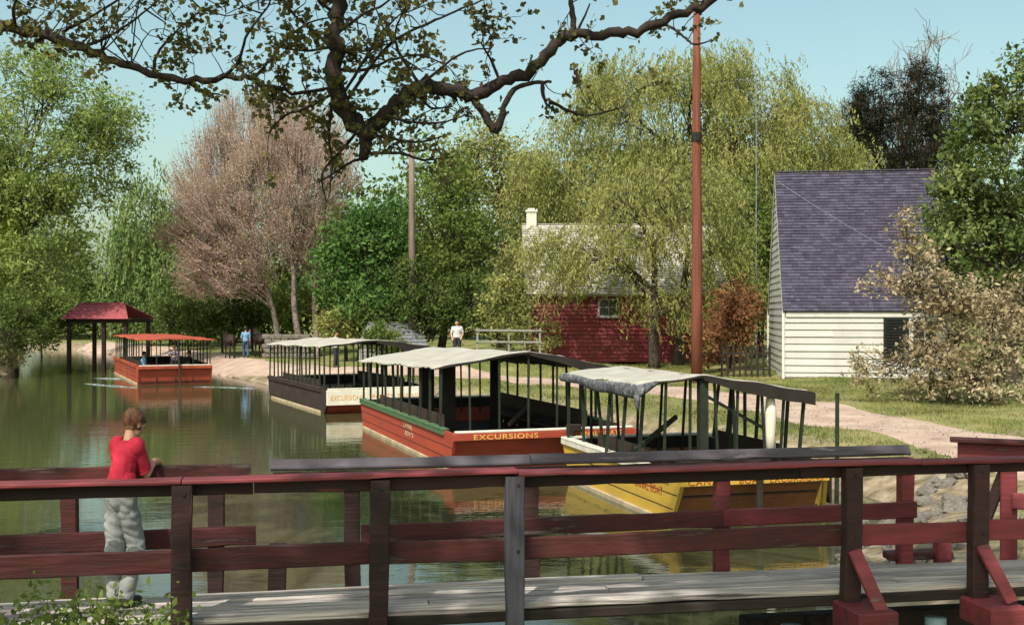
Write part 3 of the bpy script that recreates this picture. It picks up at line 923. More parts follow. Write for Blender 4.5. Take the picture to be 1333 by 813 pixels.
tree('blossoming_shrub', 'large beige leaved shrub in front of the white house window', (b0.x, b0.y), [ell(1235, 440, 62, 62, D), ell(1290, 455, 52, 62, D), ell(1195, 470, 48, 40, D), ell(1195, 350, 40, 48, D), ell(1180, 300, 17, 40, D), ell(1222, 385, 44, 42, D), ell(1145, 365, 28, 18, D), ell(1260, 390, 55, 32, D), ell(1325, 430, 34, 80, D + .5), ell(1290, 400, 45, 30, D + .6), ell(1285, 505, 60, 24, D - .3), ell(1215, 505, 60, 20, D), ell(1130, 480, 30, 30, D - .5)],
     22, M['lf_beige'], M['bark'], 560, 24, .32, .066, .06, 12, cat='shrub', stems=st, inner=.25, flat=.9, twig=.012)
# the wood that closes the view
for i, (px, py, rx, ry, Y, lf) in enumerate([(330, 340, 90, 100, 98, 'lf_mid'), (450, 330, 80, 110, 100, 'lf_dark'), (560, 300, 80, 120, 102, 'lf_mid'), (680, 310, 90, 110, 100, 'lf_dark'), (800, 300, 100, 120, 104, 'lf_dark'),
                                              (930, 280, 110, 130, 100, 'lf_mid'), (1040, 300, 90, 110, 98, 'lf_dark'), (1290, 290, 120, 130, 96, 'lf_dark'), (235, 360, 70, 70, 118, 'lf_mid'), (1160, 280, 90, 90, 100, 'lf_mid')]):
    b0 = P(px, 0, Y)
    tree('woodland_tree', 'green tree of the wood behind the houses', (b0.x, b0.y), [ell(px, py, rx, ry, Y), ell(px + rx * .4, py + ry * .4, rx * .7, ry * .6, Y), ell(px - rx * .4, py + ry * .4, rx * .7, ry * .6, Y)],
         70 + i, M[lf], M['bark'], 130, 55, 1.9, .26, .35, 7, group='wood behind the houses')
# weeds before the bridge
wr_ = np.random.default_rng(8)
tree('weed_clump', 'leafy green weeds at the near left end of the footbridge', (-2.75, 6.1), [((-2.7, 6.3, 1.62), (.62, .35, .27)), ((-2.25, 6.4, 1.52), (.40, .3, .25)), ((-2.0, 6.5, 1.5), (.16, .2, .28)), ((-3.2, 6.2, 1.5), (.5, .3, .3))], 23, M['lf_mid'], M['bark'], 220, 30, .13, .022, .012, 9, cat='weeds', twig=.004, inner=.2)

# ------------------------------------------------------------------ the sycamore that hangs over the canal
def sycamore():
    r = np.random.default_rng(77)
    base = Vector((-9.6, 12.6, gz(-9.6, 12.6)))
    root = empty('sycamore_tree', base, 0, 'near sycamore whose dark limbs and small leaves hang across the top of the view', 'tree')
    mb = MB()
    TW = []      # ends of leafy twigs
    def limb(pts, rad, n=9, sub=5):
        sp = _sp(pts, sub)
        sp = [p + Vector(r.normal(size=3)) * min(.02, rad[0] * .14) if 0 < i < len(sp) - 1 else p for i, p in enumerate(sp)]
        rr = np.interp(np.linspace(0, 1, len(sp)), np.linspace(0, 1, len(rad)), rad)
        rr = rr * (1 + .07 * r.normal(size=len(rr)))
        mb.tube(sp, list(rr), n)
        return sp, rr
    trunk, _ = limb([base - Vector((0, 0, .4)), (-9.5, 12.4, 4), (-9.3, 12.1, 8), (-8.7, 11.4, 12), (-7.6, 9.8, 15), (-6.5, 8.2, 17)], [.55, .42, .38, .33, .26, .2], 12)
    PX = FPX
    def q(px, py, Y=12.3): return P(px, py, Y)
    w = 12.3 / PX
    main, _ = limb([(-8.9, 11.7, 11.0), (-6.6, 11.8, 12.0), (-4.0, 12.1, 11.2), (-2.3, 12.3, 8.9), q(437, -30), q(437, 40), q(435, 100), q(446, 138), q(474, 172)], [.22, .19, .16, .13, 11 * w, 11 * w, 11 * w, 11 * w, 11 * w])
    right, _ = limb([q(474, 176), q(500, 152), q(522, 128), q(548, 113), q(590, 118), q(615, 122), q(655, 106), q(690, 91), q(722, 58), q(742, 46), q(795, 44), q(835, 38), q(880, 18), q(930, -3), (2.6, 12.0, 7.4), (3.3, 11.8, 8.6)], [12 * w, 10 * w, 10 * w, 9 * w, 8.5 * w, 8 * w, 7.5 * w, 7 * w, 6.5 * w, 6 * w, 5.5 * w, 5 * w, 3 * w])
    knob, _ = limb([q(462, 150), q(476, 180), q(474, 208)], [8 * w, 9 * w, 6 * w], 8)
    s1, _ = limb([q(608, 121), q(628, 145), q(645, 170), q(656, 140), q(668, 118), q(690, 109), q(718, 107)], [5 * w, 5 * w, 6 * w, 4 * w, 3.5 * w, 3 * w, 2 * w], 7)
    s1b, _ = limb([q(706, 108), q(708, 128), q(716, 140)], [3 * w, 2.2 * w, 1.4 * w], 6)
    s2, _ = limb([q(748, 46), q(745, 18), q(742, -20), q(735, -80)], [4 * w, 3.6 * w, 3 * w, 2 * w], 7)
    s2b, _ = limb([q(752, 40), q(762, 20), q(768, 5)], [2 * w, 1.4 * w, 1 * w], 5)
    left, _ = limb([(-9.3, 12.1, 6.6), (-7.2, 12.2, 6.75), q(-30, 28), q(30, 40), q(75, 50), q(120, 68), q(170, 86), q(240, 105), q(300, 100), q(330, 104), q(372, 118), q(420, 116), q(438, 120)], [.10, .085, 7 * w, 6.5 * w, 6 * w, 6 * w, 5 * w, 4.6 * w, 4 * w, 3 * w, 2.4 * w, 2.2 * w, 2 * w], 8)
    ups = []
    for pts in ([(80, 42), (118, 22), (160, -5), (200, -40)], [(112, 60), (140, 48), (172, 28), (205, 2)], [(20, 36), (18, 10), (28, -20)], [(200, 96), (205, 70), (230, 40), (262, 12)],
                [(330, 102), (352, 78), (372, 52), (402, 30), (438, 22)], [(290, 101), (310, 80), (322, 44), (350, 6), (360, -30)], [(437, 70), (412, 44), (380, 16), (352, -30)], [(438, 45), (470, 20), (505, 2), (540, -40)],
                [(448, 135), (505, 60), (560, 30), (600, 12), (650, -10)], [(470, 165), (450, 190), (420, 225), (425, 262)], [(436, 110), (428, 170), (432, 215), (428, 258)], [(476, 205), (455, 212), (415, 238)],
                [(476, 200), (520, 200), (552, 208), (590, 204)], [(500, 150), (530, 158), (570, 160), (605, 150)], [(482, 175), (540, 185), (575, 178)], [(445, 125), (480, 70), (500, 40), (530, 10)],
                [(548, 112), (520, 70), (515, 40), (530, 5)], [(436, 90), (470, 92), (510, 78), (545, 72), (580, 84)], [(715, 132), (760, 150), (810, 140)], [(500, 150), (560, 100), (600, 70), (640, 62)],
                [(438, 120), (400, 140), (372, 150), (350, 172)], [(835, 36), (860, 30), (890, 48), (905, 58), (930, 52)], [(240, 104), (262, 118), (290, 124)], [(330, 103), (352, 125), (380, 135)],
                [(540, 116), (560, 140), (590, 138)], [(436, 60), (400, 66), (365, 62)], [(650, 106), (640, 80), (625, 55)], [(436, 20), (410, -5), (395, -30)]):
        z0 = 12.3
        pp = []
        for k, (a, c) in enumerate(pts):
            z0 += float(r.normal() * .25) if k else 0
            pp.append(q(a, c, z0))
        L_ = sum((pp[k + 1] - pp[k]).length for k in range(len(pp) - 1))
        sp, rr = limb(pp, [2.6 * w, 2.0 * w, 1.5 * w, .9 * w], 5, 6)
        ups.append(sp)
    def twig(s, d, L, rad, lvl):
        d = d.normalized()
        pts = [s]
        for k in range(4):
            d = (d + Vector(r.normal(size=3)) * .28 + Vector((0, 0, .05))).normalized()
            pts.append(pts[-1] + d * L / 4)
        mb.tube(pts, [rad * (1 - .17 * k) for k in range(5)], 4, cap=False)
        TW.append(pts[-1])
        if r.random() < .7: TW.append(pts[3])
        if r.random() < .35: TW.append(pts[2])
        if lvl > 0:
            for k in range(int(r.integers(1, 4))):
                i = int(r.integers(1, 5))
                twig(pts[i], d + Vector(r.normal(size=3)) * .9, L * float(r.uniform(.45, .8)), rad * .65, lvl - 1)
    def dress(sp, n, L, lvl=1, lo=0):
        for _ in range(n):
            i = int(r.integers(lo, len(sp)))
            p = sp[i]
            d = Vector(r.normal(size=3)); d.y *= .6
            twig(p, d, L * float(r.uniform(.5, 1.2)), .007, lvl)
    for sp in ups:
        dress(sp, 4, .42, 1)
        TW.append(sp[-1])
    dress(left, 22, .5, 1, 12)
    dress(left, 12, .6, 1, 30)
    dress(main, 4, .5, 0, 20)
    dress(right, 9, .4, 0)
    dress(right[:28], 8, .5, 1)
    dress(s2, 6, .4, 1); dress(s1, 3, .3, 0); dress(right[-12:], 8, .35, 1)
    # free sprays of the same boughs, filling the upper left
    for _ in range(34):
        a, c = float(r.uniform(180, 560)), float(r.uniform(-30, 110))
        s = q(a, c, 12.3 + float(r.normal() * .5))
        ref = min((p for sp in ups + [left, main] for p in sp), key=lambda p: (p - s).length)
        mb.tube([ref, ref.lerp(s, .5) + Vector(r.normal(size=3)) * .08, s], [.010, .008, .006], 4, cap=False)
        twig(s, s - ref, .4, .006, 1)
    for _ in range(16):
        a, c = float(r.uniform(0, 200)), float(r.uniform(-30, 40))
        s = q(a, c, 12.3 + float(r.normal() * .4))
        ref = min(left, key=lambda p: (p - s).length)
        mb.tube([ref, ref.lerp(s, .5) + Vector(r.normal(size=3)) * .08, s], [.010, .008, .006], 4, cap=False)
        twig(s, s - ref, .35, .006, 1)
    TWa = np.array([tuple(t) for t in TW])
    c = around(TWa, 4, .075, r, 1)
    leaves('leaves', c, .021 + .022 * r.random(len(c)), M['lf_syc'], root, base, None, .4, .5, LOBED, 1.0, r)
    # the crown, out of view over the bridge, shaped and thinned to dapple it
    cp = crown_points([((-3.5, 2.6, 14.2), (6.2, 4.6, 3.2)), ((2.6, 1.8, 13.6), (5.2, 4.2, 2.8)), ((-7.5, 8.5, 15), (4, 4, 3)), ((-6.0, -.6, 12.8), (4.6, 3.2, 2.2)), ((-2.4, -.9, 13), (3.6, 2.8, 2.2))], 190, r, .2)
    # clumps between sun and boy are removed: a gap made to light him
    tt_ = (cp[:, 2] - 2.0) / sdir.z
    fx, fy_ = cp[:, 0] - tt_ * sdir.x, cp[:, 1] - tt_ * sdir.y
    cp = cp[np.hypot(fx + 2.75, fy_ - 8.0) > .85]
    for k in range(0, len(cp), 6):
        e = Vector(cp[k])
        t_ = trunk[int(r.integers(len(trunk) * 2 // 3, len(trunk)))]
        mid = t_.lerp(e, .5) + Vector((0, 0, .7))
        mb.tube(_sp([t_, mid, e], 4), list(np.linspace(.08, .012, 9)), 5, cap=False)
        for j in range(1, 6):
            if k + j < len(cp):
                mb.tube([mid.lerp(e, .4 + .1 * j), Vector(cp[k + j])], [.02, .006], 3, cap=False)
    c = around(cp, 50, .44, r)
    leaves('crown', c, .10 + .08 * r.random(len(c)), M['lf_syc'], root, base, None, .4, 1.2, LOBED, 1.0, r)
    mb.build('trunk', M['bark_black'], root, True, base)
sycamore()

# ------------------------------------------------------------------ houses
def lap_wall(mb, A, u, n, f0, f1, z0, z1, pitch, lap=.03):
    """lapped clapboards: A a corner, u along, n outward, f0/f1 the ends at height z"""
    A, u, n = Vector(A), Vector(u), Vector(n)
    z = z0
    up = Vector((0, 0, 1))
    while z < z1 - .02:
        zt = min(z1, z + pitch)
        a0, a1, b0, b1 = f0(z), f1(z), f0(zt), f1(zt)
        rl = random.Random(int(z * 1000) + int(A.x * 77))
        cut = sorted(rl.uniform(.12, .88) for _ in range(rl.choice((1, 1, 2)))) if a1 - a0 > 2.5 else []
        ks = [0] + cut + [1]
        for k0, k1 in zip(ks[:-1], ks[1:]):      # boards butted end to end, none of them quite level
            l0, l1 = lap + rl.uniform(-.006, .006), lap + rl.uniform(-.006, .006)
            w0, w1 = z + rl.uniform(-.008, .004), z + rl.uniform(-.008, .004)
            x0, x1, y0, y1 = a0 + (a1 - a0) * k0, a0 + (a1 - a0) * k1, b0 + (b1 - b0) * k0, b0 + (b1 - b0) * k1
            g_ = .003 if k1 < 1 else 0
            p = [A + u * x0 + up * w0 + n * l0, A + u * (x1 - g_) + up * w1 + n * l1, A + u * (y1 - g_) + up * zt + n * .004, A + u * y0 + up * zt + n * .004]
            q = [A + u * x0 + up * w0 - n * .01, A + u * (x1 - g_) + up * w1 - n * .01]
            mb.add(p + q, [(0, 1, 2, 3), (0, 4, 5, 1)])
        z = zt

def house(name, label, loc, rz, W, D, hw, hr, m_wall, m_roof, m_trim, pitch, course, over=.22, cat='house'):
    root = empty(name, loc, rz, label, cat)
    w = MB()
    full0, fullW, fullD = (lambda z: 0), (lambda z: W), (lambda z: D)
    lap_wall(w, (0, 0, 0), (1, 0, 0), (0, -1, 0), full0, fullW, 0, hw, pitch, .05)
    lap_wall(w, (W, D, 0), (-1, 0, 0), (0, 1, 0), full0, fullW, 0, hw, pitch)
    g0 = lambda z: 0 if z <= hw else D / 2 * (z - hw) / (hr - hw)
    g1 = lambda z: D - g0(z)
    lap_wall(w, (0, 0, 0), (0, 1, 0), (-1, 0, 0), g0, g1, 0, hr, pitch, .032)
    lap_wall(w, (W, 0, 0), (0, 1, 0), (1, 0, 0), g0, g1, 0, hr, pitch, .032)
    w.build('wall', m_wall, root)
    # roof: two boarded slopes carrying shingle courses
    r = MB()
    rise = hr - hw
    L = math.hypot(D / 2, rise)
    rr_ = random.Random(W)
    for sgn, y0 in ((1, 0), (-1, D)):
        sl = Vector((0, sgn * D / 2 / L, rise / L))
        nn = Vector((0, -sgn * rise / L, D / 2 / L))
        e0 = Vector((-over, y0, hw)) - sl * (over * 1.15) + nn * .05
        X = Vector((W + 2 * over, 0, 0))
        tot = L + over * 1.15
        r.add([e0, e0 + X, e0 + X + sl * tot, e0 + sl * tot] + [p + nn * .07 for p in (e0, e0 + X, e0 + X + sl * tot, e0 + sl * tot)],
              [(0, 1, 2, 3), (0, 1, 5, 4), (1, 2, 6, 5), (0, 3, 7, 4)])
        s = 0
        while s < tot - .02:
            t = min(tot, s + course)
            cuts = [0.0]
            while cuts[-1] < 1:     # single shingles that do not lie quite alike
                cuts.append(cuts[-1] + rr_.uniform(.16, .34) / X.length * (1.0 if course < .18 else 1.3))
            cuts[-1] = 1.0
            for fa_, fb_ in zip(cuts[:-1], cuts[1:]):
                a, b_ = X * fa_ + X.normalized() * .003, X * fb_ - X.normalized() * .003
                l0 = .086 + rr_.uniform(0, .014)
                p = [e0 + a + sl * s + nn * (l0 + .012), e0 + b_ + sl * s + nn * (l0 + .012), e0 + b_ + sl * t + nn * .074, e0 + a + sl * t + nn * .074]
                q = [e0 + a + sl * s + nn * .07, e0 + b_ + sl * s + nn * .07]
                r.add(p + q, [(0, 1, 2, 3), (0, 4, 5, 1)])
            s = t
    rf = r.build('roof', m_roof, root)
    c = MB()
    c.box((W / 2, D / 2, hr + .135), (W + 2 * over, .22, .05), bev=.015)
    c.build('ridge_cap', m_roof, rf)
    for x in (-.045, W + .045):
        for y in (-.045, D + .045):
            t = MB(); t.box((x, y, hw / 2), (.10, .10, hw), bev=.008)
            t.build('corner_board', m_trim, root)
    t = MB()
    t.box((W / 2, -.06, hw - .12), (W - .12, .045, .20), bev=.008)
    for x in (-over + .01, W + over - .01):
        for y0, s in ((0, 1), (D, -1)):
            sl = Vector((0, s * D / 2 / L, rise / L)); nn = Vector((0, -s * rise / L, D / 2 / L))
            a = Vector((x, y0, hw)) - sl * (over * 1.1) - nn * .02
            b_ = Vector((x, y0, hw)) + sl * (L - .03) - nn * .02
            t.bar(a, b_, .03, .15)
    t.build('fascia', m_trim, root)
    return root

def window(root, x0, x1, z0, z1, m_fr, name='window', fr=.08):
    t = MB()
    y = -.065
    for (cx, cz, sx, sz) in (((x0 + x1) / 2, z1 + fr / 2, x1 - x0 + 2 * fr, fr), ((x0 + x1) / 2, z0 - fr / 2, x1 - x0 + 2 * fr, fr), (x0 - fr / 2, (z0 + z1) / 2, fr, z1 - z0), (x1 + fr / 2, (z0 + z1) / 2, fr, z1 - z0)):
        t.box((cx, y, cz), (sx, .06, sz), bev=.006)
    t.box(((x0 + x1) / 2, y - .02, z0 - fr - .02), (x1 - x0 + 3 * fr, .12, .04))
    f = t.build(name, m_fr, root)
    g = MB(); g.box(((x0 + x1) / 2, -.048, (z0 + z1) / 2), (x1 - x0, .012, z1 - z0))
    g.build('pane', M['glass'], f)
    t = MB()
    t.box(((x0 + x1) / 2, -.062, (z0 + z1) / 2), (.035, .022, z1 - z0))
    t.box(((x0 + x1) / 2, -.0635, (z0 + z1) / 2 + .02), (x1 - x0, .022, .035))
    t.build('glazing_bar', m_fr, f)
    return f

zb = .82
wh = house('white_house', 'white clapboard house with a steep blue violet shingle roof', (10.4, 44, zb), R(-8.5), 6.1, 7.9, 2.58, 8.22, M['white_paint'], M['slate'], M['white_trim'], .27, .15, over=.07)
window(wh, 4.72, 5.55, .85, 2.2, M['white_trim'])
sh = MB(); sh.box((4.10, -.07, 1.52), (.92, .05, 1.62), bev=.01)
for k in range(14):
    sh.box((4.10, -.098, .80 + k * .11), (.74, .02, .07), Matrix.Rotation(.5, 3, 'X'))
sh.build('shutter', M['shutter'], wh)
sh = MB(); sh.box((3.05, -.045, -.06), (6.2, .05, .30)); sh.build('foundation', M['stone'], wh)

zr = .95
rh = house('red_house', 'red clapboard house with a pale shingle roof behind the willows', (.9, 56, zr), R(1.0), 9.4, 8.0, 3.4, 6.85, M['red_clap'], M['pale_roof'], M['white_trim'], .19, .2, over=.3)
window(rh, 3.35, 4.25, 2.25, 3.0, M['grey_boards'])
window(rh, 7.2, 8.1, 1.9, 3.0, M['grey_boards'])
ch = MB(); ch.box((.18, 4.0, 6.95), (.52, .6, 1.3), bev=.012); ch.box((.18, 4.0, 7.64), (.62, .7, .1), bev=.012); ch.box((.18, 4.0, 7.74), (.34, .42, .12))
ch.build('chimney', M['cream'], rh)

# a low shed half hidden among the shrubs
sx = P(507, 0, 58)
sd = house('low_shed', 'low grey roofed white board shed among the shrubs behind the white boat', (P(497, 0, 58).x, 58, gz(-6, 58)), R(38), 2.5, 2.0, .95, 1.95, M['grey_boards'], M['metal'], M['grey_boards'], .2, .25, over=.16, cat='shed')

# ------------------------------------------------------------------ poles, aerial, wires, fences, wall
b0 = P(907, 0, 43)
pz = gz(b0.x, 43)
root = empty('utility_pole', (b0.x, 43, pz), 0, 'tall red brown wooden utility pole between the willow and the white house', 'pole')
t = MB()
t.tube([(0, 0, -.5), (0, 0, 3), (.01, 0, 6), (-.01, 0, 9), (.0, 0, 12), (0, 0, 13.9)], [.215, .205, .19, .165, .145, .13], 14)
t.build('shaft', M['pole'], root, True)
t = MB(); t.tube([(0, 0, 9.0), (0, 0, 9.34)], [.2, .2], 12); t.box((.0, -.2, 9.17), (.10, .12, .3)); t.build('band', M['black'], root)
t = MB()
for k in range(9):
    t.box((.22 * (1 if k % 2 else -1), 0, 5.2 + k * .42), (.16, .03, .03))
t.build('climbing_peg', M['black'], root)
b1 = P(536, 0, 60)
root = empty('utility_pole', (b1.x, 60, gz(b1.x, 60)), 0, 'slim grey utility pole in front of the dark olive tree', 'pole')
t = MB(); t.tube([(0, 0, -.4), (.02, 0, 4), (0, 0, 8), (0, 0, 11.6)], [.2, .185, .165, .14], 12); t.build('shaft', M['pole_grey'], root, True)
t = MB(); t.tube([(0, 0, 11.6), (0, 0, 11.72)], [.15, .11], 12); t.build('pole_cap', M['metal'], root)

root = empty('tv_aerial', (11.15, 52.6, .9), 0, 'thin television aerial on a mast behind the slate roof', 'aerial')
t = MB(); t.tube([(0, 0, 0), (0, 0, 13.2)], [.03, .022], 6); t.build('mast', M['metal'], root)
t = MB()
t.bar((-.95, 0, 13.05), (1.65, .25, 13.05), .03, .03)
for k in range(8):
    x = -.9 + k * .35
    t.bar((x, -.55 + k * .04, 13.06), (x, .55 - k * .02, 13.06), .016, .016)
t.build('antenna', M['metal'], root)

def cable(label, a, b_, sag, rad=.012, m='black'):
    a, b_ = Vector(a), Vector(b_)
    pts = []
    for k in range(25):
        t_ = k / 24
        p = a.lerp(b_, t_); p.z -= sag * 4 * t_ * (1 - t_)
        pts.append(p)
    c = MB(); c.tube(pts, rad, 4)
    return tag(c.build('overhead_wire', M[m], org=a), label, 'wire')
cable('sagging wire from the red brown pole down towards the red house', (b0.x, 43, pz + 9.3), (3.0, 56.2, 4.6), .25)
cable('thin pale stay wire crossing in front of the slate roof', P(1012, 236, 46.5), P(1152, 322, 42.4), .06, .011, 'metal')
cable('thin dark wire between the red brown pole and the white house gable', (b0.x, 43, pz + 9.2), (10.35, 47.6, 8.3), .3, .010)

# white rail fence behind the man
fr = empty('rail_fence', (-1.6, 53.4, gz(-1.6, 53.4)), R(2), 'white two rail fence right of the man in white', 'fence')
for z in (1.15, .62):
    t = MB(); t.bar((-.1, 0, z), (3.0, 0, z - .03), .05, .09, bev=.01); t.build('rail', M['grey_boards'], fr)
for x in (0, 1.45, 2.9):
    t = MB(); t.box((x, .06, .58), (.09, .07, 1.3), bev=.01); t.build('post', M['grey_boards'], fr)
# dark picket fence by the white house
pf = empty('picket_fence', (P(938, 0, 46).x, 46, gz(8.5, 46)), R(-4), 'dark picket fence joining the white house on its left', 'fence')
for z in (.3, .95):
    t = MB(); t.bar((-.1, .03, z), (2.0, .03, z), .04, .07); t.build('rail', M['stringer'], pf)
for k in range(9):
    t = MB(); t.box((.05 + k * .235, 0, .62), (.09, .025, 1.25), bev=.01); t.box((.05 + k * .235, 0, 1.27), (.06, .024, .06), Matrix.Rotation(.785, 3, 'Y')); t.build('picket', M['stringer'], pf)
# stone wall by the path
sw = MB()
r_ = random.Random(9)
x0, y0 = P(342, 0, 66).x, 66
for row in range(5):
    x = 0 + (row % 2) * .15
    while x < 2.7:
        w_ = r_.uniform(.28, .55)
        sw.box((x0 + x + w_ / 2, y0 + r_.uniform(-.03, .03) - x * .25, .88 + row * .27), (w_ * .96, .5, .255), Matrix.Rotation(r_.uniform(-.04, .04), 3, 'Y'), bev=.04)
        x += w_
tag(sw.build('stone_wall', M['stone'], org=(x0, y0, .7)), 'low fieldstone wall beside the towpath behind the white boat', 'wall')

# ------------------------------------------------------------------ the red roofed landing over the canal
ln = empty('boat_landing', (-24.6, 64, 0), R(-3), 'open boat landing with a faded red roof on posts in the water', 'landing')
for (x, y) in ((0, 0), (1.95, 0.05), (3.2, 0), (0, 3.4), (3.2, 3.4)):
    t = MB(); t.box((x, y, 1.2), (.2, .2, 3.3), bev=.015); t.build('post', M['rail_dark'], ln)
t = MB()
t.box((1.6, 0, 2.86), (3.7, .16, .22)); t.box((1.6, 3.4, 2.86), (3.7, .16, .22)); t.box((-.02, 1.7, 2.88), (.14, 3.2, .2)); t.box((3.22, 1.7, 2.88), (.14, 3.2, .2))
t.build('beam', M['stringer'], ln)
roofm = mat('faded red roof boards', (.36, .085, .10), (.24, .06, .075), 2.5, .8, .3, (3, 1, 1), c3=(.40, .16, .16))
t = MB()
for k in range(12):           # overlapping boards up each slope
    for sg in (1, -1):
        f0, f1 = k / 12, (k + 1) / 12 + .015
        y_ = lambda f: 1.7 - sg * (2.1 - 2.1 * f)
        z_ = lambda f: 2.98 + .86 * f
        in_ = lambda f: .42 * f
        a = [(-.35 + in_(f0) * .4, y_(f0), z_(f0) + .035), (3.5 - in_(f0) * 2.4, y_(f0), z_(f0) + .035), (3.5 - in_(f1) * 2.4, y_(f1), z_(f1)), (-.35 + in_(f1) * .4, y_(f1), z_(f1))]
        bq = [(p[0], p[1], p[2] - .03) for p in a]
        t.add(a + bq, [(0, 1, 2, 3), (4, 5, 6, 7), (0, 1, 5, 4), (1, 2, 6, 5), (2, 3, 7, 6), (3, 0, 4, 7)])
t.build('roof', roofm, ln)
t = MB(); t.box((1.15, 1.7, 3.87), (2.6, .2, .06), bev=.02); t.build('ridge_cap', roofm, ln)

# ------------------------------------------------------------------ lettering
def text_mesh(s, height, m, parent, loc, rot, width=None, name='lettering', align='LEFT'):
    cu = bpy.data.curves.new('lettering', 'FONT')
    cu.body = s
    cu.size = height * 1.4
    cu.extrude = .004
    cu.align_x = align
    cu.space_character = 1.12
    tmp = bpy.data.objects.new('tmp_text', cu)
    C.objects.link(tmp)
    dg = bpy.context.evaluated_depsgraph_get()
    me_ = bpy.data.meshes.new_from_object(tmp.evaluated_get(dg))
    bpy.data.objects.remove(tmp)
    if width:
        xs_ = [v.co.x for v in me_.vertices]
        k = width / max(1e-6, max(xs_) - min(xs_))
        for v in me_.vertices:
            v.co.x *= k
    me_.materials.clear(); me_.materials.append(m)
    o = link(name, me_, parent)
    o.location = loc
    o.rotation_euler = rot
    return o

# ------------------------------------------------------------------ canal boats
def boat(label, O, rz, W, L, fb, mats, strip=.17, slope=.85, can=None, posts=(9, 6, 9, 5), gun='green_trim', texts=(), side_texts=(), taper=0.0, seed=1, rake=.65, lean=.02, draft=.35, gun_from=.75, inner='boat_in', group='canal boats moored along the bank and under way'):
    r = random.Random(seed)
    root = empty('canal_boat', (O[0], O[1], 0), rz, label, 'boat', group)
    m_side, m_strip, m_under = (M[k] for k in mats)
    prof = [(0, fb), (0, fb - strip), (slope, -draft), (L - slope, -draft), (L, fb - strip), (L, fb)]
    def xr(y):                        # right side draws in towards the near end
        return W - taper * max(0, 1 - y / 1.6) ** 1.5
    th = .07
    h = MB()
    # left side board, cut to the profile
    def side(x, outn, xf=None):
        n = len(prof)
        ya = []
        for (y, z) in prof:
            ya.append((y, z))
        xx = [(xf(y) if xf else x) for y, z in prof]
        vs = [(xx[i], ya[i][0], ya[i][1]) for i in range(n)] + [(xx[i] - outn * th, ya[i][0], ya[i][1]) for i in range(n)]
        fs = [tuple(range(n)), tuple(range(2 * n - 1, n - 1, -1))] + [(i, (i + 1) % n, n + (i + 1) % n, n + i) for i in range(n)]
        h.add(vs, fs)
    side(0, -1)
    # right side in short runs so that it can draw in
    yy = [0, .4, .8, 1.2, 1.6, 2.4, L]
    for a, b_ in zip(yy[:-1], yy[1:]):
        def zlow(y):
            if y < slope: return fb - strip + (-draft - fb + strip) * y / slope
            if y > L - slope: return fb - strip + (-draft - fb + strip) * (L - y) / slope
            return -draft
        h.add([(xr(a), a, zlow(a)), (xr(b_), b_, zlow(b_)), (xr(b_), b_, fb), (xr(a), a, fb), (xr(a) - th, a, zlow(a)), (xr(b_) - th, b_, zlow(b_)), (xr(b_) - th, b_, fb), (xr(a) - th, a, fb)],
              [(0, 1, 2, 3), (4, 5, 6, 7), (3, 2, 6, 7), (0, 1, 5, 4), (0, 3, 7, 4), (1, 2, 6, 5)])
    h.build('hull', m_side, root)
    # sloping ends below the painted strips, and the bottom
    u = MB()
    x0, x1 = th + .001, xr(0) - th - .001
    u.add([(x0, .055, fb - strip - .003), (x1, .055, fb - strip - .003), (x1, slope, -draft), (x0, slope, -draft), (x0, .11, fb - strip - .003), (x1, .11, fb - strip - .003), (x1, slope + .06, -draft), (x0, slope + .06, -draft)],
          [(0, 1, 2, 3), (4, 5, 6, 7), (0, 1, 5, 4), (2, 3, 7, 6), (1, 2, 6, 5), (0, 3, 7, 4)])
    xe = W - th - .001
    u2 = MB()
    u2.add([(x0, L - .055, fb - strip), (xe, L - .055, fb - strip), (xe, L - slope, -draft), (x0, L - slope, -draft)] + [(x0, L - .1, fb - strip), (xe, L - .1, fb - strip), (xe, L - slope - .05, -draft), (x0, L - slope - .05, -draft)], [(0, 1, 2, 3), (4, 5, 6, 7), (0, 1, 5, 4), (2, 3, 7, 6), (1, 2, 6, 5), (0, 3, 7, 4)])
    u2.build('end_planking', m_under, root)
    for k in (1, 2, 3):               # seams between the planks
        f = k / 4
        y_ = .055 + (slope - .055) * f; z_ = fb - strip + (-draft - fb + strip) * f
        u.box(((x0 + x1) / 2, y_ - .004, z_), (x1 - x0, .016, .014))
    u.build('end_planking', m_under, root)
    s = MB()
    s.box(((xr(0)) / 2, -.018, fb - strip / 2), (xr(0) + .01, .07, strip), bev=.008)
    st = s.build('end_strip', m_strip, root)
    s = MB(); s.box((W / 2, L + .02, fb - strip / 2), (W, .07, strip), bev=.008); s.build('end_strip', m_strip, root)
    for (tx, x, hh, wd_, mk) in texts:
        text_mesh(tx, hh, M[mk], st, (x, -.055, fb - strip / 2 - hh * .5), (R(90), 0, 0), wd_)
    for (tx, y, z, hh, wd_, mk) in side_texts:
        text_mesh(tx, hh, M[mk], root, (-.003, y, z), (R(90), 0, R(-90)), wd_)
    sm_ = MB()                        # seams between the side planks
    for z_ in (fb - strip - .16, fb - strip - .40):
        yb0 = slope * max(0, (fb - strip - z_)) / (fb - strip + draft) + .02
        sm_.box((-.0015, L / 2, z_), (.006, L - 2 * yb0 - .02, .014))
    sm_.build('plank_seam', M['boat_in'], root)
    # gunwale boards
    g = MB()
    g.box((.035, (gun_from + L) / 2, fb + .025), (.17, L - gun_from, .05), bev=.012)
    g.box((-.02, (gun_from + L) / 2, fb - .045), (.05, L - gun_from, .09))
    g.build('gunwale', M[gun], root)
    g = MB(); g.box((W - .035, (1.65 + L) / 2, fb + .025), (.17, L - 1.65, .05), bev=.012); g.build('gunwale', M[gun], root)
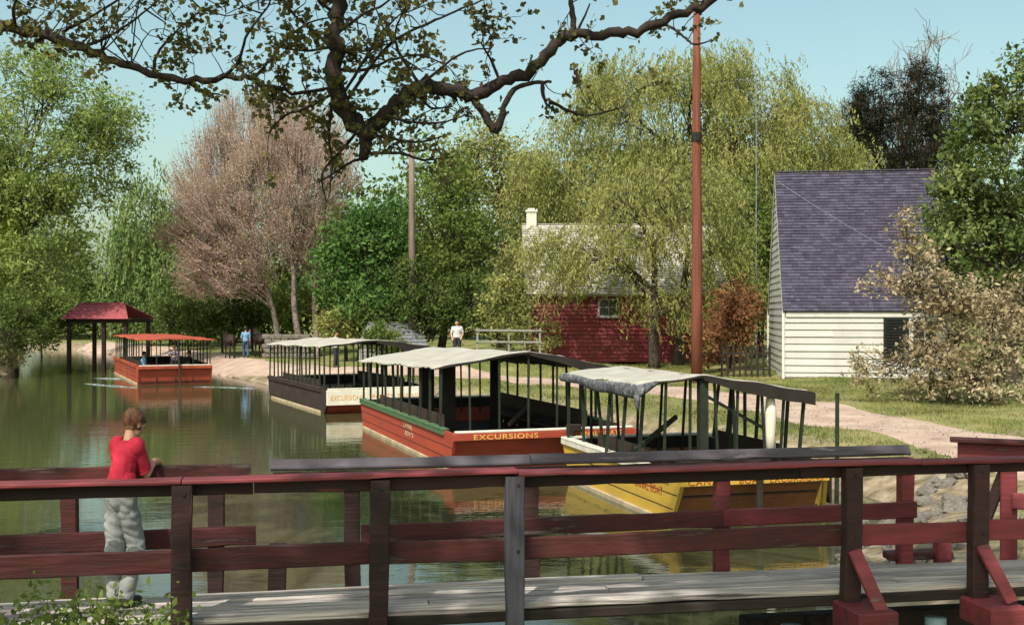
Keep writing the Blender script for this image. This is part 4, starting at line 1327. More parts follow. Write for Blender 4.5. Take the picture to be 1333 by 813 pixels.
    g = MB(); g.box((xr(0) / 2, .05, fb + .028), (xr(0) - .1, .16, .045), bev=.01); g.build('end_cap', M['cream'], root)
    g = MB(); g.box((W / 2, L - .05, fb + .028), (W - .2, .16, .045), bev=.01); g.build('end_cap', M['cream'], root)
    g = MB()
    g.bar((-.022, slope + .0, .03), (-.022, L - slope, .03), .06, .10, bev=.012)
    g.build('rubbing_strake', M['beige_trim'], root)
    # inside
    f = MB()
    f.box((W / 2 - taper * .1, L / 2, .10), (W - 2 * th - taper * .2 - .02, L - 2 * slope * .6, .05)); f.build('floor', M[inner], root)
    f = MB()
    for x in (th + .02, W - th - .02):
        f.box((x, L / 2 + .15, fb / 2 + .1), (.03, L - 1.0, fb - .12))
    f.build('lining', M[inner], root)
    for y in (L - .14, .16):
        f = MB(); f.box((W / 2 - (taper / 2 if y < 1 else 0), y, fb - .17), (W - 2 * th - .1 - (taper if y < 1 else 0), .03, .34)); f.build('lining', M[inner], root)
    for x in (.55, W - .55):
        bnc = MB()
        bnc.box((x, L / 2 + .4, .52), (.44, L - 3.2, .05), bev=.01)
        n_ = max(3, int(L / 1.6))
        for k in range(n_):
            bnc.box((x, 1.9 + .4 + (L - 4) * k / (n_ - 1), .31), (.36, .05, .37))
        bnc.box((x + (.22 if x > W / 2 else -.22), L / 2 + .4, .86), (.04, L - 3.2, .34))
        bnc.build('bench', M['bench'], root)
    if can:
        y0, y1, zl, zp, zr_, pk, sag = can['y0'], can['y1'], can['zl'], can['zp'], can['zr'], can.get('pk', .5), can.get('sag', .15)
        ov = can.get('ov', .12)
        def cz(t, y):
            fy = (y - y0) / (y1 - y0)
            z = zl + (zp - zl) * min(1, t / pk) ** .9 if t <= pk else zr_ + (zp - zr_) * min(1, (1 - t) / (1 - pk)) ** .9
            return z - sag * fy + .02 * math.sin(fy * 19 + t * 3) * (1 - fy * .3) + .012 * math.sin(t * 21 + fy * 5)
        NX, NY = 18, 34
        top = []
        for j in range(NY + 1):
            y = y0 + (y1 - y0) * j / NY
            for i in range(NX + 1):
                t = i / NX
                edge_d = (-.035 * abs(math.sin(j * 1.7 + seed)) if i in (0, NX) else 0) + (-.03 * abs(math.sin(i * 1.3)) if j in (0, NY) else 0)
                top.append((-ov + (W + 2 * ov) * t, y, cz(t, y) + edge_d))
        c = MB()
        n1 = (NX + 1) * (NY + 1)
        low = [(x, y, z - .028) for x, y, z in top]
        fs = [(j * (NX + 1) + i, j * (NX + 1) + i + 1, (j + 1) * (NX + 1) + i + 1, (j + 1) * (NX + 1) + i) for j in range(NY) for i in range(NX)]
        rim = [j * (NX + 1) for j in range(NY + 1)] + [NY * (NX + 1) + i for i in range(1, NX + 1)] + [j * (NX + 1) + NX for j in range(NY - 1, -1, -1)] + [i for i in range(NX - 1, 0, -1)]
        c.v = top + low
        c.f = fs + [tuple(n1 + k for k in f_) for f_ in fs] + [(a, b_, n1 + b_, n1 + a) for a, b_ in zip(rim, rim[1:] + rim[:1])]
        c.mi = [0] * len(fs) + [1] * len(fs) + [0] * len(rim)  # lower layer coloured dark to stand for the shade beneath
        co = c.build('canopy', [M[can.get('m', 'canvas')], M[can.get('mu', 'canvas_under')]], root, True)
        # scalloped hem hanging from the near end and the sides
        v_ = MB()
        hm = can.get('hem', .12)
        segs = 40
        for i in range(segs):
            ta, tb = i / segs, (i + 1) / segs
            pa = (-ov + (W + 2 * ov) * ta, y0 - .012, cz(ta, y0) - .02)
            pb_ = (-ov + (W + 2 * ov) * tb, y0 - .012, cz(tb, y0) - .02)
            da, db = hm * (.55 + .45 * abs(math.sin(ta * 22))), hm * (.55 + .45 * abs(math.sin(tb * 22)))
            v_.add([pa, pb_, (pb_[0], y0 - .02, pb_[2] - db), (pa[0], y0 - .02, pa[2] - da)], [(0, 1, 2, 3)])
            v_.add([(pa[0], y0 + .006, pa[2]), (pb_[0], y0 + .006, pb_[2]), (pb_[0], y0 - .002, pb_[2] - db), (pa[0], y0 - .002, pa[2] - da)], [(0, 1, 2, 3)])
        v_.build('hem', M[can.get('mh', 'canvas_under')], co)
        if can.get('val'):            # the dark boarded half of the near gable
            v_ = MB()
            for (ta, tb) in zip(np.linspace(pk, 1, 9)[:-1], np.linspace(pk, 1, 9)[1:]):
                A_ = Vector((-ov + (W + 2 * ov) * ta, y0 - .04, cz(ta, y0) - .035)); B_ = Vector((-ov + (W + 2 * ov) * tb, y0 - .04, cz(tb, y0) - .035))
                d0 = Vector((0, 0, -can['val'] * min(1, .35 + 2.2 * (ta - pk)))); d1 = Vector((0, 0, -can['val'] * min(1, .35 + 2.2 * (tb - pk))))
                k_ = Vector((0, .03, 0))
                v_.add([A_, B_, B_ + d1, A_ + d0, A_ + k_, B_ + k_, B_ + d1 + k_, A_ + d0 + k_], [(0, 1, 2, 3), (4, 5, 6, 7), (0, 1, 5, 4), (2, 3, 7, 6)])
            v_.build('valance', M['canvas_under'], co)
        # ridge pole and cross bars
        rp = MB()
        xk = -ov + (W + 2 * ov) * pk
        rp.bar((xk, y0 + .05, cz(pk, y0) - .07), (xk, y1 - .05, cz(pk, y1) - .07), .05, .06)
        nb_ = max(3, int((y1 - y0) / 1.5))
        for k in range(nb_ + 1):
            y = y0 + .06 + (y1 - y0 - .12) * k / nb_
            for (ta, tb) in ((.03, pk), (pk, .97)):
                rp.bar((-ov + (W + 2 * ov) * ta, y, cz(ta, y) - .06), (-ov + (W + 2 * ov) * tb, y, cz(tb, y) - .06), .03, .04)
        rp.build('canopy_frame', M['post_green'], co)
        def post(x, y, thick=.045, zt=None, name='post', z_from=None, lean_=lean):
            t = min(1, max(0, (x + ov) / (W + 2 * ov)))
            z1 = (cz(t, min(max(y, y0), y1)) - .045) if zt is None else zt
            p = MB()
            dx, dy = r.uniform(-lean_, lean_) * 1.4, r.uniform(-lean_, lean_)
            p.bar((x + dx, y + dy, (z_from if z_from is not None else fb + .03)), (x, y, z1), thick, thick, up=(0, 1, 0))
            return p.build(name, M['post_green'], root)
        nl, nn_, nr, nf = posts
        for k in range(nl): post(.05, y0 + .08 + (y1 - y0 - .16) * k / max(1, nl - 1), .05)
        for k in range(nr): post(W - .05, y0 + .08 + (y1 - y0 - .16) * k / max(1, nr - 1), .05)
        for k in range(nn_): post(W * (k + 1) / (nn_ + 1), y0 + .08, .04, z_from=.14)
        for k in range(nf): post(W * (k + 1) / (nf + 1), y1 - .08, .045, z_from=.14)
        root['_post'] = 0
        del root['_post']
        return root, post
    return root, None

# moored boats, nearest last in the row
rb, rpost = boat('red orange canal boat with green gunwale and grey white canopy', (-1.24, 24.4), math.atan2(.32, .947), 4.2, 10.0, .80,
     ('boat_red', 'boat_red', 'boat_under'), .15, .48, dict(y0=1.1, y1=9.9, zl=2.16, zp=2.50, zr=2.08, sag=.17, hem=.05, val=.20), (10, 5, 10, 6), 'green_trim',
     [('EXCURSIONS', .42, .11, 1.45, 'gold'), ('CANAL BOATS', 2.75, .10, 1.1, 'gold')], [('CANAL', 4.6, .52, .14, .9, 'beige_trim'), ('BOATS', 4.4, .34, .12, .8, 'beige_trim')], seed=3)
t = MB(); t.box((2.62, -.10, .42), (.17, .08, 1.05), bev=.015); t.box((2.70, -.10, .86), (.34, .09, .16), bev=.02); t.build('bumper_post', M['stringer'], rb)
for (x, y, w_) in ((.75, 3.2, .4), (1.0, 6.0, .32), (2.7, 5.5, .28)):
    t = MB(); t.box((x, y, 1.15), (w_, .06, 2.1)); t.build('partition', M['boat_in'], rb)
t = MB(); t.bar((1.9, 2.0, .75), (2.6, 2.6, 1.15), .06, .08); t.bar((2.6, 2.6, 1.15), (3.0, 3.4, .7), .06, .08); t.build('tiller', M['bench'], rb)

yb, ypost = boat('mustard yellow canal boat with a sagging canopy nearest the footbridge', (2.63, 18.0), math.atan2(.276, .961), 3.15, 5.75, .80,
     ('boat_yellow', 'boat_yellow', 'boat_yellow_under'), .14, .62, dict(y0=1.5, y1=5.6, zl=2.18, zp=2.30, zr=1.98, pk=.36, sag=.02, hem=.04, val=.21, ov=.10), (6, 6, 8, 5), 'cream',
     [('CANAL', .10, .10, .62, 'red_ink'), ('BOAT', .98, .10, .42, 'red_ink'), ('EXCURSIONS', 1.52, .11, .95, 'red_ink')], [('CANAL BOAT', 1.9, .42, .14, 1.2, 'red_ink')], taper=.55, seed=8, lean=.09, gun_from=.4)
t = MB(); t.box((1.32, -.10, .40), (.09, .08, 1.1), bev=.012); t.build('bumper_post', M['stringer'], yb)
ypost(1.15, 1.62, .15, None, 'mast', .14, 0)
ypost(1.75, 1.7, .05, None, 'post', .14, .12); ypost(2.1, 2.4, .045, None, 'post', .14, .15)
t = MB(); t.tube([(2.45, 1.62, .9), (2.44, 1.62, 1.25), (2.46, 1.63, 1.62), (2.45, 1.62, 1.9)], [.10, .095, .105, .07], 10); t.build('rolled_awning', M['boat_white'], yb, True)
t = MB(); t.bar((1.2, 1.62, 1.95), (2.7, 1.9, 1.2), .035, .05); t.bar((.0, 1.9, 1.0), (1.1, 2.6, 1.5), .05, .08); t.build('brace', M['post_green'], yb)
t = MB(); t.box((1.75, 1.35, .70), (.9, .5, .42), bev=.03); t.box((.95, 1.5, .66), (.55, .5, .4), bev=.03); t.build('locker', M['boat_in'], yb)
# bundle of grey blue canvas tied up along the near left edge of the canopy
t = MB()
r_ = random.Random(2)
rows = []
n_ = 64
for k in range(n_ + 1):               # runs back along the left edge, then a little way across the near end
    f = k / n_
    if f < .8:
        q = f / .8
        x, y, ztop = -.13, 5.5 - 4.05 * q, 2.15 + .02 * math.sin(q * 9)
    else:
        q = (f - .8) / .2
        x, y, ztop = -.13 + .35 * q, 1.44, 2.17 + .06 * q
    hang = (.15 + .13 * f + .012 * math.sin(k * .33)) * (1 if f < .8 else 1 - .75 * q)
    row = []
    for j in range(6):
        g_ = j / 5
        fold = .010 * math.sin(k * 1.3 + j * .2) * (.3 + g_)
        nx_, ny2 = ((-1, 0) if f < .8 else (0, -1))
        row.append((x + nx_ * (fold + .03 * math.sin(g_ * 3.14)), y + ny2 * (fold + .03 * math.sin(g_ * 3.14)), ztop - hang * g_))
    rows.append(row)
vs = [p for row in rows for p in row]
t.add(vs, [(k * 6 + j, k * 6 + j + 1, (k + 1) * 6 + j + 1, (k + 1) * 6 + j) for k in range(n_) for j in range(5)])
cur = t.build('rolled_side_curtain', M['canvas_roll'], yb, True)
sol = cur.modifiers.new('thickness', 'SOLIDIFY'); sol.thickness = .02
t = MB(); t.tube([(-.15, 1.42, 2.0), (-.16, 1.41, 1.86), (-.13, 1.41, 1.70)], [.05, .04, .015], 8); t.build('curtain_tie', M['canvas_roll'], yb, True)
t = MB(); t.tube([(3.32, .9, .1), (3.33, .9, 1.0), (3.32, .88, 2.0)], [.04, .038, .034], 8)
yp = t.build('mooring_pole', M['post_green'], None, org=(0, 0, 0))
yp.location = yb.location; yp.rotation_euler = yb.rotation_euler
tag(yp, 'dark upright mooring pole beside the right corner of the yellow boat', 'pole')

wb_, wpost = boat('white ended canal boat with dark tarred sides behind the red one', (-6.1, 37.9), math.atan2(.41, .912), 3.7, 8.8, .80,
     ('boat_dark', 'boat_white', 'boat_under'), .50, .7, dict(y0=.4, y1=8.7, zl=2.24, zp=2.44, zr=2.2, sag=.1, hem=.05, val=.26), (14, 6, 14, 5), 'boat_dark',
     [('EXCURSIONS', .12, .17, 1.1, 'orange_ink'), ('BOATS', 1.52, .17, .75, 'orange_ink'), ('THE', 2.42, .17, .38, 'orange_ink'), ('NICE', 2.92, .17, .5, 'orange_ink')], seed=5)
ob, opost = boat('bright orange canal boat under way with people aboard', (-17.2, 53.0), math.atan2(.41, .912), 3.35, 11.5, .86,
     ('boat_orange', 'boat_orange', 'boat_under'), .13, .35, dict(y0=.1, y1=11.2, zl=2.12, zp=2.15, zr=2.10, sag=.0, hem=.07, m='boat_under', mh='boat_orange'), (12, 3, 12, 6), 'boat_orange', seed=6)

# ------------------------------------------------------------------ the footbridge in front
BR = math.atan2(.179, .984)
BO = Vector((0, 8.0, 0))
br = empty('footbridge', BO, BR, 'narrow plank footbridge with dark red post and rail sides', 'bridge')
def bx(px, off):
    """along the bridge, where the sight line at px meets the line off metres beyond the near rail"""
    k = (px - 666.5) / FPX
    ux, uy = math.cos(BR), math.sin(BR)
    ox, oy = -uy * off, 8.0 + ux * off
    return (k * oy - ox) / (ux - k * uy)
DZ, FW = 1.385, .62
rb_ = random.Random(12)
# deck planks, laid lengthways
dk = MB()
for k in range(5):
    y0_ = -.06 + k * .145
    x = -6.6 - rb_.uniform(0, 1)
    while x < 6.5:
        L_ = rb_.uniform(2.6, 4.4)
        z_ = DZ - .022 + rb_.uniform(-.007, .007)
        dk.plank((x + .006, y0_ + .065, z_), (x + L_ - .006, y0_ + .065, z_ + rb_.uniform(-.006, .006)), rb_.uniform(.126, .138), .045, k)
        x += L_
dk.build('deck', M['deckwood'], br)
st_ = MB()
for y in (-.02, .30, .60):
    st_.box((0, y, DZ - .083), (13.2, .10, .07), bev=.01)
st_.build('stringer', M['stringer'], br)
# near side posts, in front of the boards
near = [(238, 0, 'rail_dark', -.35), (493, 0, 'rail_dark', -.25), (671, 0, 'post_grey', -.2), (1108, 0, 'rail_dark', -.12), (1273, 0, 'rail_dark', -.12), (-40, 0, 'rail_dark', -.3), (1500, 0, 'rail_dark', -.2)]
ny_ = -.13
for px, _, mk, dn in near:
    x = bx(px, ny_)
    t = MB()
    t.plank((x + rb_.uniform(-.01, .01), ny_, DZ + dn), (x, ny_, 2.275), .10, .128, px, .005, (1, 0, 0))
    po = t.build('post', M[mk], br)
    for z in (2.22, 1.77):
        t = MB(); t.tube([(x + .01, ny_ - .056, z), (x + .01, ny_ - .046, z)], [.012, .014], 7); t.build('bolt', M['black'], po)
# rails of the near side in lengths
def rail_run(xa, xb, y, z, w, h, mk, name, tilt=0.0, sag=.0):
    t = MB()
    n = 6
    for k in range(n):
        pass
    t.plank((xa, y, z), (xb, y, z + sag), w, h, len(name) + int(abs(xa) * 10))
    return t.build(name, M[mk], br)
xa, xj1, xj2, xb = bx(-200, -.06), bx(671, -.06), bx(1040, -.06), bx(1560, -.06)
for a, b_, dz_, mk in ((xa, bx(330, -.06), -.004, 'rail_dark'), (bx(330, -.06), xj1, .004, 'rail_dark'), (xj1, xj2, 0, 'rail_dark'), (xj2, xb, .005, 'rail_dark')):
    rail_run(a + .004, b_ - .004, -.055, 2.237 + dz_, .045, .090, mk, 'top_rail')
for a, b_, dz_ in ((xa, bx(238, -.06), 0), (bx(238, -.06), xj1, .004), (xj1, bx(1190, -.06), -.003), (bx(1190, -.06), xb, .004)):
    rail_run(a + .004, b_ - .004, -.085, 2.297 + dz_, .17, .030, 'rail_bright', 'rail_cap')
for a, b_, dz_, mk in ((xa, bx(238, -.06), 0, 'rail_red'), (bx(238, -.06), bx(493, -.06), .004, 'rail_red'), (bx(493, -.06), xj1, -.003, 'rail_red'), (xj1, bx(1108, -.06), .003, 'rail_red'), (bx(1108, -.06), bx(1273, -.06), 0, 'rail_bright'), (bx(1273, -.06), xb, .006, 'rail_bright')):
    rail_run(a + .004, b_ - .004, -.055, 1.768 + dz_, .045, .152, mk, 'mid_rail')
# outriggers and diagonal braces on the near side
for px in (1108, 1273):
    x = bx(px, ny_)
    lift = .03 if px > 1200 else 0
    t = MB(); t.box((x + .03, -.28, DZ - .20 + lift), (.30, .42, .17 if px > 1200 else .26), bev=.012); o_ = t.build('outrigger', M['rail_bright'], br)
    t = MB(); t.bar((x + .10, -.40, DZ - .10 + lift), (x - .005, -.185, 1.69), .035, .10, up=(1, 0, 0), bev=.006); t.build('brace', M['rail_bright'], o_)
for px, mk in ((493, 'rail_red'), (690, 'stringer')):
    x = bx(px, ny_)
    t = MB(); t.box((x, -.24, DZ - .27), (.30, .34, .2), bev=.012); t.build('outrigger', M[mk], br)
# far side posts and rails
fy = FW + .10
for px, top, mk, foot in ((92, 2.20, 'rail_red', DZ - .2), (281, 2.20, 'rail_dark', DZ - .2), (362, 1.70, 'rail_dark', DZ - .2), (459, 2.2, 'rail_dark', DZ - .2), (690, 2.2, 'rail_dark', DZ - .2), (940, 2.2, 'rail_bright', DZ - .2), (1178, 2.22, 'rail_bright', DZ - .2), (1226, 1.62, 'rail_bright', DZ - .2), (-60, 2.2, 'rail_dark', DZ - .2)):
    x = bx(px, fy)
    t = MB(); t.plank((x + rb_.uniform(-.012, .012), fy, foot), (x, fy, top), .10, .115 if px != 362 else .13, px, .005, (1, 0, 0)); t.build('post', M[mk], br)
fy2 = FW + .025
rail_run(bx(-200, fy2), bx(326, fy2), fy2, 2.225, .045, .155, 'rail_red', 'top_rail')
rail_run(bx(-200, fy2), bx(333, fy2), fy2, 1.765, .045, .14, 'rail_red', 'mid_rail', sag=.025)
# the long weathered board, leaning back on the post tops
t = MB()
x0_, x1_ = bx(352, fy2), bx(1184, fy2)
for a, b_ in ((x0_, bx(690, fy2)), (bx(690, fy2), x1_)):
    t2 = MB()
    rot = Matrix.Rotation(R(-38), 3, 'X')
    t2.plank((a + .003, fy2, 2.285), (b_ - .003, fy2, 2.285), .034, .088, int(b_), .004, rot @ Vector((0, 0, 1)))
    t2.build('top_board', M['rail_blue'], br)
rail_run(x0_ + .02, x1_ - .01, fy2, 2.185, .04, .10, 'rail_dark', 'top_rail')
rail_run(bx(470, fy2), bx(940, fy2) - .003, fy2, 1.775, .045, .13, 'rail_red', 'mid_rail', sag=.02)
rail_run(bx(940, fy2) + .003, bx(1192, fy2), fy2, 1.795, .045, .13, 'rail_bright', 'mid_rail', sag=.02)
t = MB(); t.box((bx(1200, fy2 + .1), fy2 + .16, DZ + .03), (.55, .16, .06), bev=.01); t.build('kerb_block', M['rail_red'], br)
# piles under the deck
for px, y, mk in ((1030, .1, 'blue_pile'), (1218, .1, 'blue_pile'), (650, .2, 'stringer'), (720, .2, 'stringer'), (985, .35, 'stringer'), (1060, .35, 'stringer'), (1130, .4, 'stringer'), (1290, .35, 'stringer'), (310, .3, 'stringer'), (480, .35, 'stringer')):
    x = bx(px, y)
    t = MB(); t.tube([(x, y, -1.3), (x + .01, y, 0), (x, y, DZ - .29)], [.09, .085, .08], 10); t.build('pile', M[mk], br, True)
for px0, px1, y in ((625, 735, .18), (965, 1400, .42)):
    t = MB(); a, b_ = bx(px0, y), bx(px1, y)
    if px1 < 800:
        t.box(((a + b_) / 2, y, DZ - .50), (b_ - a, .3, .42))
    else:
        for k in range(4): t.box(((a + b_) / 2, y, DZ - .42 - k * .262), (b_ - a, .12, .255), bev=.01)
    t.build('crossbeam', M['stringer'], br)

# the red railing of the approach on the right bank
ar = empty('approach_railing', (3.75, 9.7, gz(3.75, 9.7)), R(-20), 'bright red plank railing on the right bank at the end of the footbridge', 'railing')
zg = ar.location.z
t = MB(); t.bar((0, 0, 2.24 - zg), (3.0, 0, 2.21 - zg), .05, .15, bev=.008); t.build('top_rail', M['rail_bright'], ar)
t = MB(); t.bar((-.06, -.03, 2.325 - zg), (3.0, -.03, 2.295 - zg), .16, .034, bev=.006); t.build('rail_cap', M['rail_red'], ar)
t = MB(); t.bar((.42, 0, 1.83 - zg), (3.0, 0, 1.80 - zg), .05, .13, bev=.008); t.build('mid_rail', M['rail_bright'], ar)
for x in (.40, 2.0):
    t = MB(); t.box((x, .08, (2.24 - zg) / 2 - .1), (.13, .10, 2.24 - zg + .2), bev=.01); t.build('post', M['rail_bright'], ar)
    t = MB(); t.bar((x - .24, .16, 1.45 - zg), (x + .02, .10, 2.2 - zg), .09, .09, bev=.008); t.build('brace', M['rail_dark'], ar)

# ------------------------------------------------------------------ people and animals: one continuous surface from tapered limbs
def capsule(mb, a, ra, b, rb, n=12, flat=None):
    a, b = Vector(a), Vector(b)
    d = b - a
    if d.length < 1e-5:
        d = Vector((0, 0, 1e-4)); b = a + d
    d.normalize()
    x = d.cross(Vector((0, 1, 0)))
    if x.length < .1: x = d.cross(Vector((1, 0, 0)))
    x.normalize(); y = d.cross(x)
    rings = []
    for k in range(4):
        t = math.pi / 2 * (1 - k / 3)
        rings.append((a - d * ra * math.sin(t), max(1e-4, ra * math.cos(t))))
    for k in range(4):
        t = math.pi / 2 * k / 3
        rings.append((b + d * rb * math.sin(t), max(1e-4, rb * math.cos(t))))
    vs = []
    for c, r_ in rings:
        for k in range(n):
            q = 2 * math.pi * k / n
            o = x * math.cos(q) * r_ + y * math.sin(q) * r_
            vs.append(c + o)
    fs = [(i * n + k, i * n + (k + 1) % n, (i + 1) * n + (k + 1) % n, (i + 1) * n + k) for i in range(7) for k in range(n)]
    fs += [tuple(range(n))[::-1], tuple(7 * n + k for k in range(n))]
    mb.add(vs, fs)

def solid(mb, voxel, smooth=4):
    me = bpy.data.meshes.new('tmp_body')
    me.from_pydata(mb.v, [], mb.f)
    bm = bmesh.new(); bm.from_mesh(me); bmesh.ops.recalc_face_normals(bm, faces=bm.faces); bm.to_mesh(me); bm.free()
    o = bpy.data.objects.new('tmp_body', me); C.objects.link(o)
    m = o.modifiers.new('r', 'REMESH'); m.mode = 'VOXEL'; m.voxel_size = voxel
    if smooth:
        s = o.modifiers.new('s', 'SMOOTH'); s.iterations = smooth; s.factor = .5
    dg = bpy.context.evaluated_depsgraph_get()
    out = bpy.data.meshes.new_from_object(o.evaluated_get(dg))
    bpy.data.objects.remove(o)
    return out

def seg_dist(P_, a, b, ra, rb):
    d = b - a
    t = np.clip(((P_ - a) @ d) / max(1e-9, d @ d), 0, 1)
    c = a + t[:, None] * d
    return np.linalg.norm(P_ - c, axis=1) - (ra + (rb - ra) * t), t

STAND = dict(pelvis=(0, 0, .95), waist=(0, 0, 1.10), chest=(0, 0, 1.32), neck0=(0, -.01, 1.46), neck1=(0, .0, 1.53), head=(0, .015, 1.635),
             shL=(-.175, 0, 1.40), elL=(-.235, -.02, 1.12), wrL=(-.25, .06, .88), shR=(.175, 0, 1.40), elR=(.235, -.02, 1.12), wrR=(.25, .06, .88),
             hiL=(-.09, 0, .92), knL=(-.105, .02, .50), anL=(-.11, -.02, .09), toL=(-.125, .15, .035), hiR=(.09, 0, .92), knR=(.105, .02, .50), anR=(.11, -.02, .09), toR=(.125, .15, .035))

def person(label, loc, rz, H, pose, top, legs, hair='hair_dark', shoe='shoe', voxel=.013, fine=False, sleeve=.75, tilt=0.0, face=0.0, thick=1.0, group=None, hs=1.0, legk=1.0):
    """face: turn of the head to the right in degrees, tilt: nod forward"""
    J = {k: np.array(v, float) for k, v in {**STAND, **pose}.items()}
    k_ = H / 1.75
    B = []
    def bone(name, a, ra, b, rb):
        B.append((name, np.array(a, float), ra, np.array(b, float), rb))
    th = thick
    bone('torso', J['pelvis'], .135 * th, J['waist'], .125 * th)
    bone('torso', J['waist'], .125 * th, J['chest'], .14 * th)
    for s in 'LR':
        sg = -1 if s == 'L' else 1
        bone('torso', J['chest'] + np.array([sg * .06 * th, 0, 0]), .115 * th, J['chest'] * .3 + J['neck0'] * .7 - np.array([0, 0, .03]), .07)
        bone('torso', J['chest'] + np.array([sg * .05, 0, .0]), .11 * th, J['sh' + s] * .9 + J['chest'] * .1, .075)
        bone('torso', J['pelvis'] + np.array([sg * .05, 0, 0]), .115 * th, J['waist'] + np.array([sg * .05, 0, 0]), .105 * th)
        bone('uarm' + s, J['sh' + s], .068 * min(1, th), J['el' + s], .046)
        bone('farm' + s, J['el' + s], .045, J['wr' + s], .029)
        bone('thigh' + s, J['hi' + s], .098 * th, J['kn' + s], .068 * legk)
        bone('shin' + s, J['kn' + s], .064 * legk, J['an' + s], .048 * legk)
        bone('foot' + s, J['an' + s] + np.array([0, -.02, -.03]), .048, J['to' + s], .034)
        # hand: palm, four unequal bent fingers, thumb from the side
        w = J['wr' + s]
        d = w - J['el' + s]; d = d / np.linalg.norm(d)
        hd = np.array(pose.get('hand' + s, tuple(d)), float); hd = hd / np.linalg.norm(hd)
        sd = np.cross(hd, np.array([0, 0, 1.0])) if abs(hd[2]) < .8 else np.cross(hd, np.array([sg, 0.0, 0]))
        sd = sd / np.linalg.norm(sd)
        cu = np.cross(sd, hd) * (1 if np.cross(sd, hd)[2] < 0 or abs(hd[2]) > .8 else -1)
        bone('hand' + s, w + hd * .02, .030, w + hd * .085, .034)
        for i, (off, ln) in enumerate(((-.033, .062), (-.011, .075), (.011, .07), (.032, .055))):
            k0 = w + hd * .09 + sd * off
            k1 = k0 + hd * ln * .55 + cu * ln * .12
            k2 = k1 + hd * ln * .38 + cu * ln * .34
            bone('hand' + s, k0, .0105, k1, .0095); bone('hand' + s, k1, .0095, k2, .008)
        t0 = w + hd * .03 - sd * .03
        t1 = t0 + hd * .035 - sd * .032 + cu * .01
        bone('hand' + s, t0, .014, t1, .011); bone('hand' + s, t1, .011, t1 + hd * .03 + sd * .004 + cu * .012, .009)
    bone('neck', J['neck0'] - np.array([0, 0, .03]), .062, J['neck1'] + np.array([0, 0, .03]), .056)
    hc = J['head']
    fa, ti = R(face), R(tilt)
    rot = Matrix.Rotation(-fa, 3, 'Z') @ Matrix.Rotation(-ti, 3, 'X')
    hv = lambda x, y, z: np.array(rot @ Vector((x * hs, y * hs, z * hs))) + hc
    bone('head', hv(0, -.022, .045), .088 * hs, hv(0, .005, .03), .086 * hs)          # skull
    bone('head', hv(0, .03, .0), .074 * hs, hv(0, .04, -.062), .048 * hs)              # face to chin
    bone('head', hv(-.03, .02, -.05), .045 * hs, hv(.03, .02, -.05), .045 * hs)        # jaw
    bone('head', hv(0, .098, .015), .011 * hs, hv(0, .118, -.018), .015 * hs)          # nose
    bone('head', hv(-.03, .093, .03), .012 * hs, hv(.03, .093, .03), .012 * hs)        # brow
    bone('head', hv(-.018, .092, -.052), .009 * hs, hv(.018, .092, -.052), .009 * hs)  # lips
    for sg in (-1, 1):
        bone('head', hv(sg * .086, -.008, .018), .013 * hs, hv(sg * .092, -.014, -.022), .010 * hs)   # ears
    mb = MB()
    for nme, a, ra, b, rb in B:
        capsule(mb, a * k_, ra * k_, b * k_, rb * k_)
    me = solid(mb, voxel * k_, 3)
    me.name = 'person'
    nf = len(me.polygons)
    fc_ = np.zeros(nf * 3); me.polygons.foreach_get('center', fc_); fc_ = fc_.reshape(-1, 3)
    fn_ = np.zeros(nf * 3); me.polygons.foreach_get('normal', fn_); fn_ = fn_.reshape(-1, 3)
    best = np.full(nf, 1e9); who = np.zeros(nf, int); tt = np.zeros(nf)
    for i, (nme, a, ra, b, rb) in enumerate(B):
        d_, t_ = seg_dist(fc_, a * k_, b * k_, ra * k_, rb * k_)
        m_ = d_ < best
        best[m_] = d_[m_]; who[m_] = i; tt[m_] = t_[m_]
    names = np.array([b_[0] for b_ in B])[who]
    me.materials.clear(); me.materials.append(M['skin'])
    me.polygons.foreach_set('use_smooth', [True] * nf)
    ob_ = link('person', me, None)
    ob_.location = loc; ob_.rotation_euler = (0, 0, rz)
    tag(ob_, label, 'person', group)
    is_leg = np.array([n_[:5] in ('thigh', 'shinL', 'shinR') for n_ in names])
    hip_z = (J['pelvis'][2] + .02) * k_
    is_torso = names == 'torso'
    upper = np.array([n_[:4] == 'uarm' for n_ in names])
    fore = np.array([n_[:4] == 'farm' for n_ in names])
    shirt = (is_torso & (fc_[:, 2] > hip_z + .015 * k_)) | (upper & (tt < sleeve)) | (fore & (tt < sleeve - 1))
    if pose.get('seated'):
        pants = is_leg | (is_torso & (fc_[:, 2] <= hip_z + .02 * k_))
    else:
        pants = is_leg | (is_torso & (fc_[:, 2] <= hip_z + .04 * k_))
    foot = np.array([n_[:4] == 'foot' for n_ in names])
    ih = names == 'head'
    loc_h = (fc_ / k_ - hc) @ np.array(rot) / hs       # back into the head's own frame
    lim = .035 + .10 * np.clip(-loc_h[:, 1] - .02, -.06, .06) * -1
    hairm = (ih | (names == 'neck')) & (((loc_h[:, 2] > .062) | ((loc_h[:, 1] < .028) & (loc_h[:, 2] > -.02) & (np.abs(loc_h[:, 0]) > .0) & ~((np.abs(loc_h[:, 0]) > .075) & (loc_h[:, 2] < .03))) | ((loc_h[:, 1] < -.035) & (loc_h[:, 2] > -.05))))
    vco = np.zeros(len(me.vertices) * 3); me.vertices.foreach_get('co', vco); vco = vco.reshape(-1, 3)
    vno = np.zeros(len(me.vertices) * 3); me.vertices.foreach_get('normal', vno); vno = vno.reshape(-1, 3)
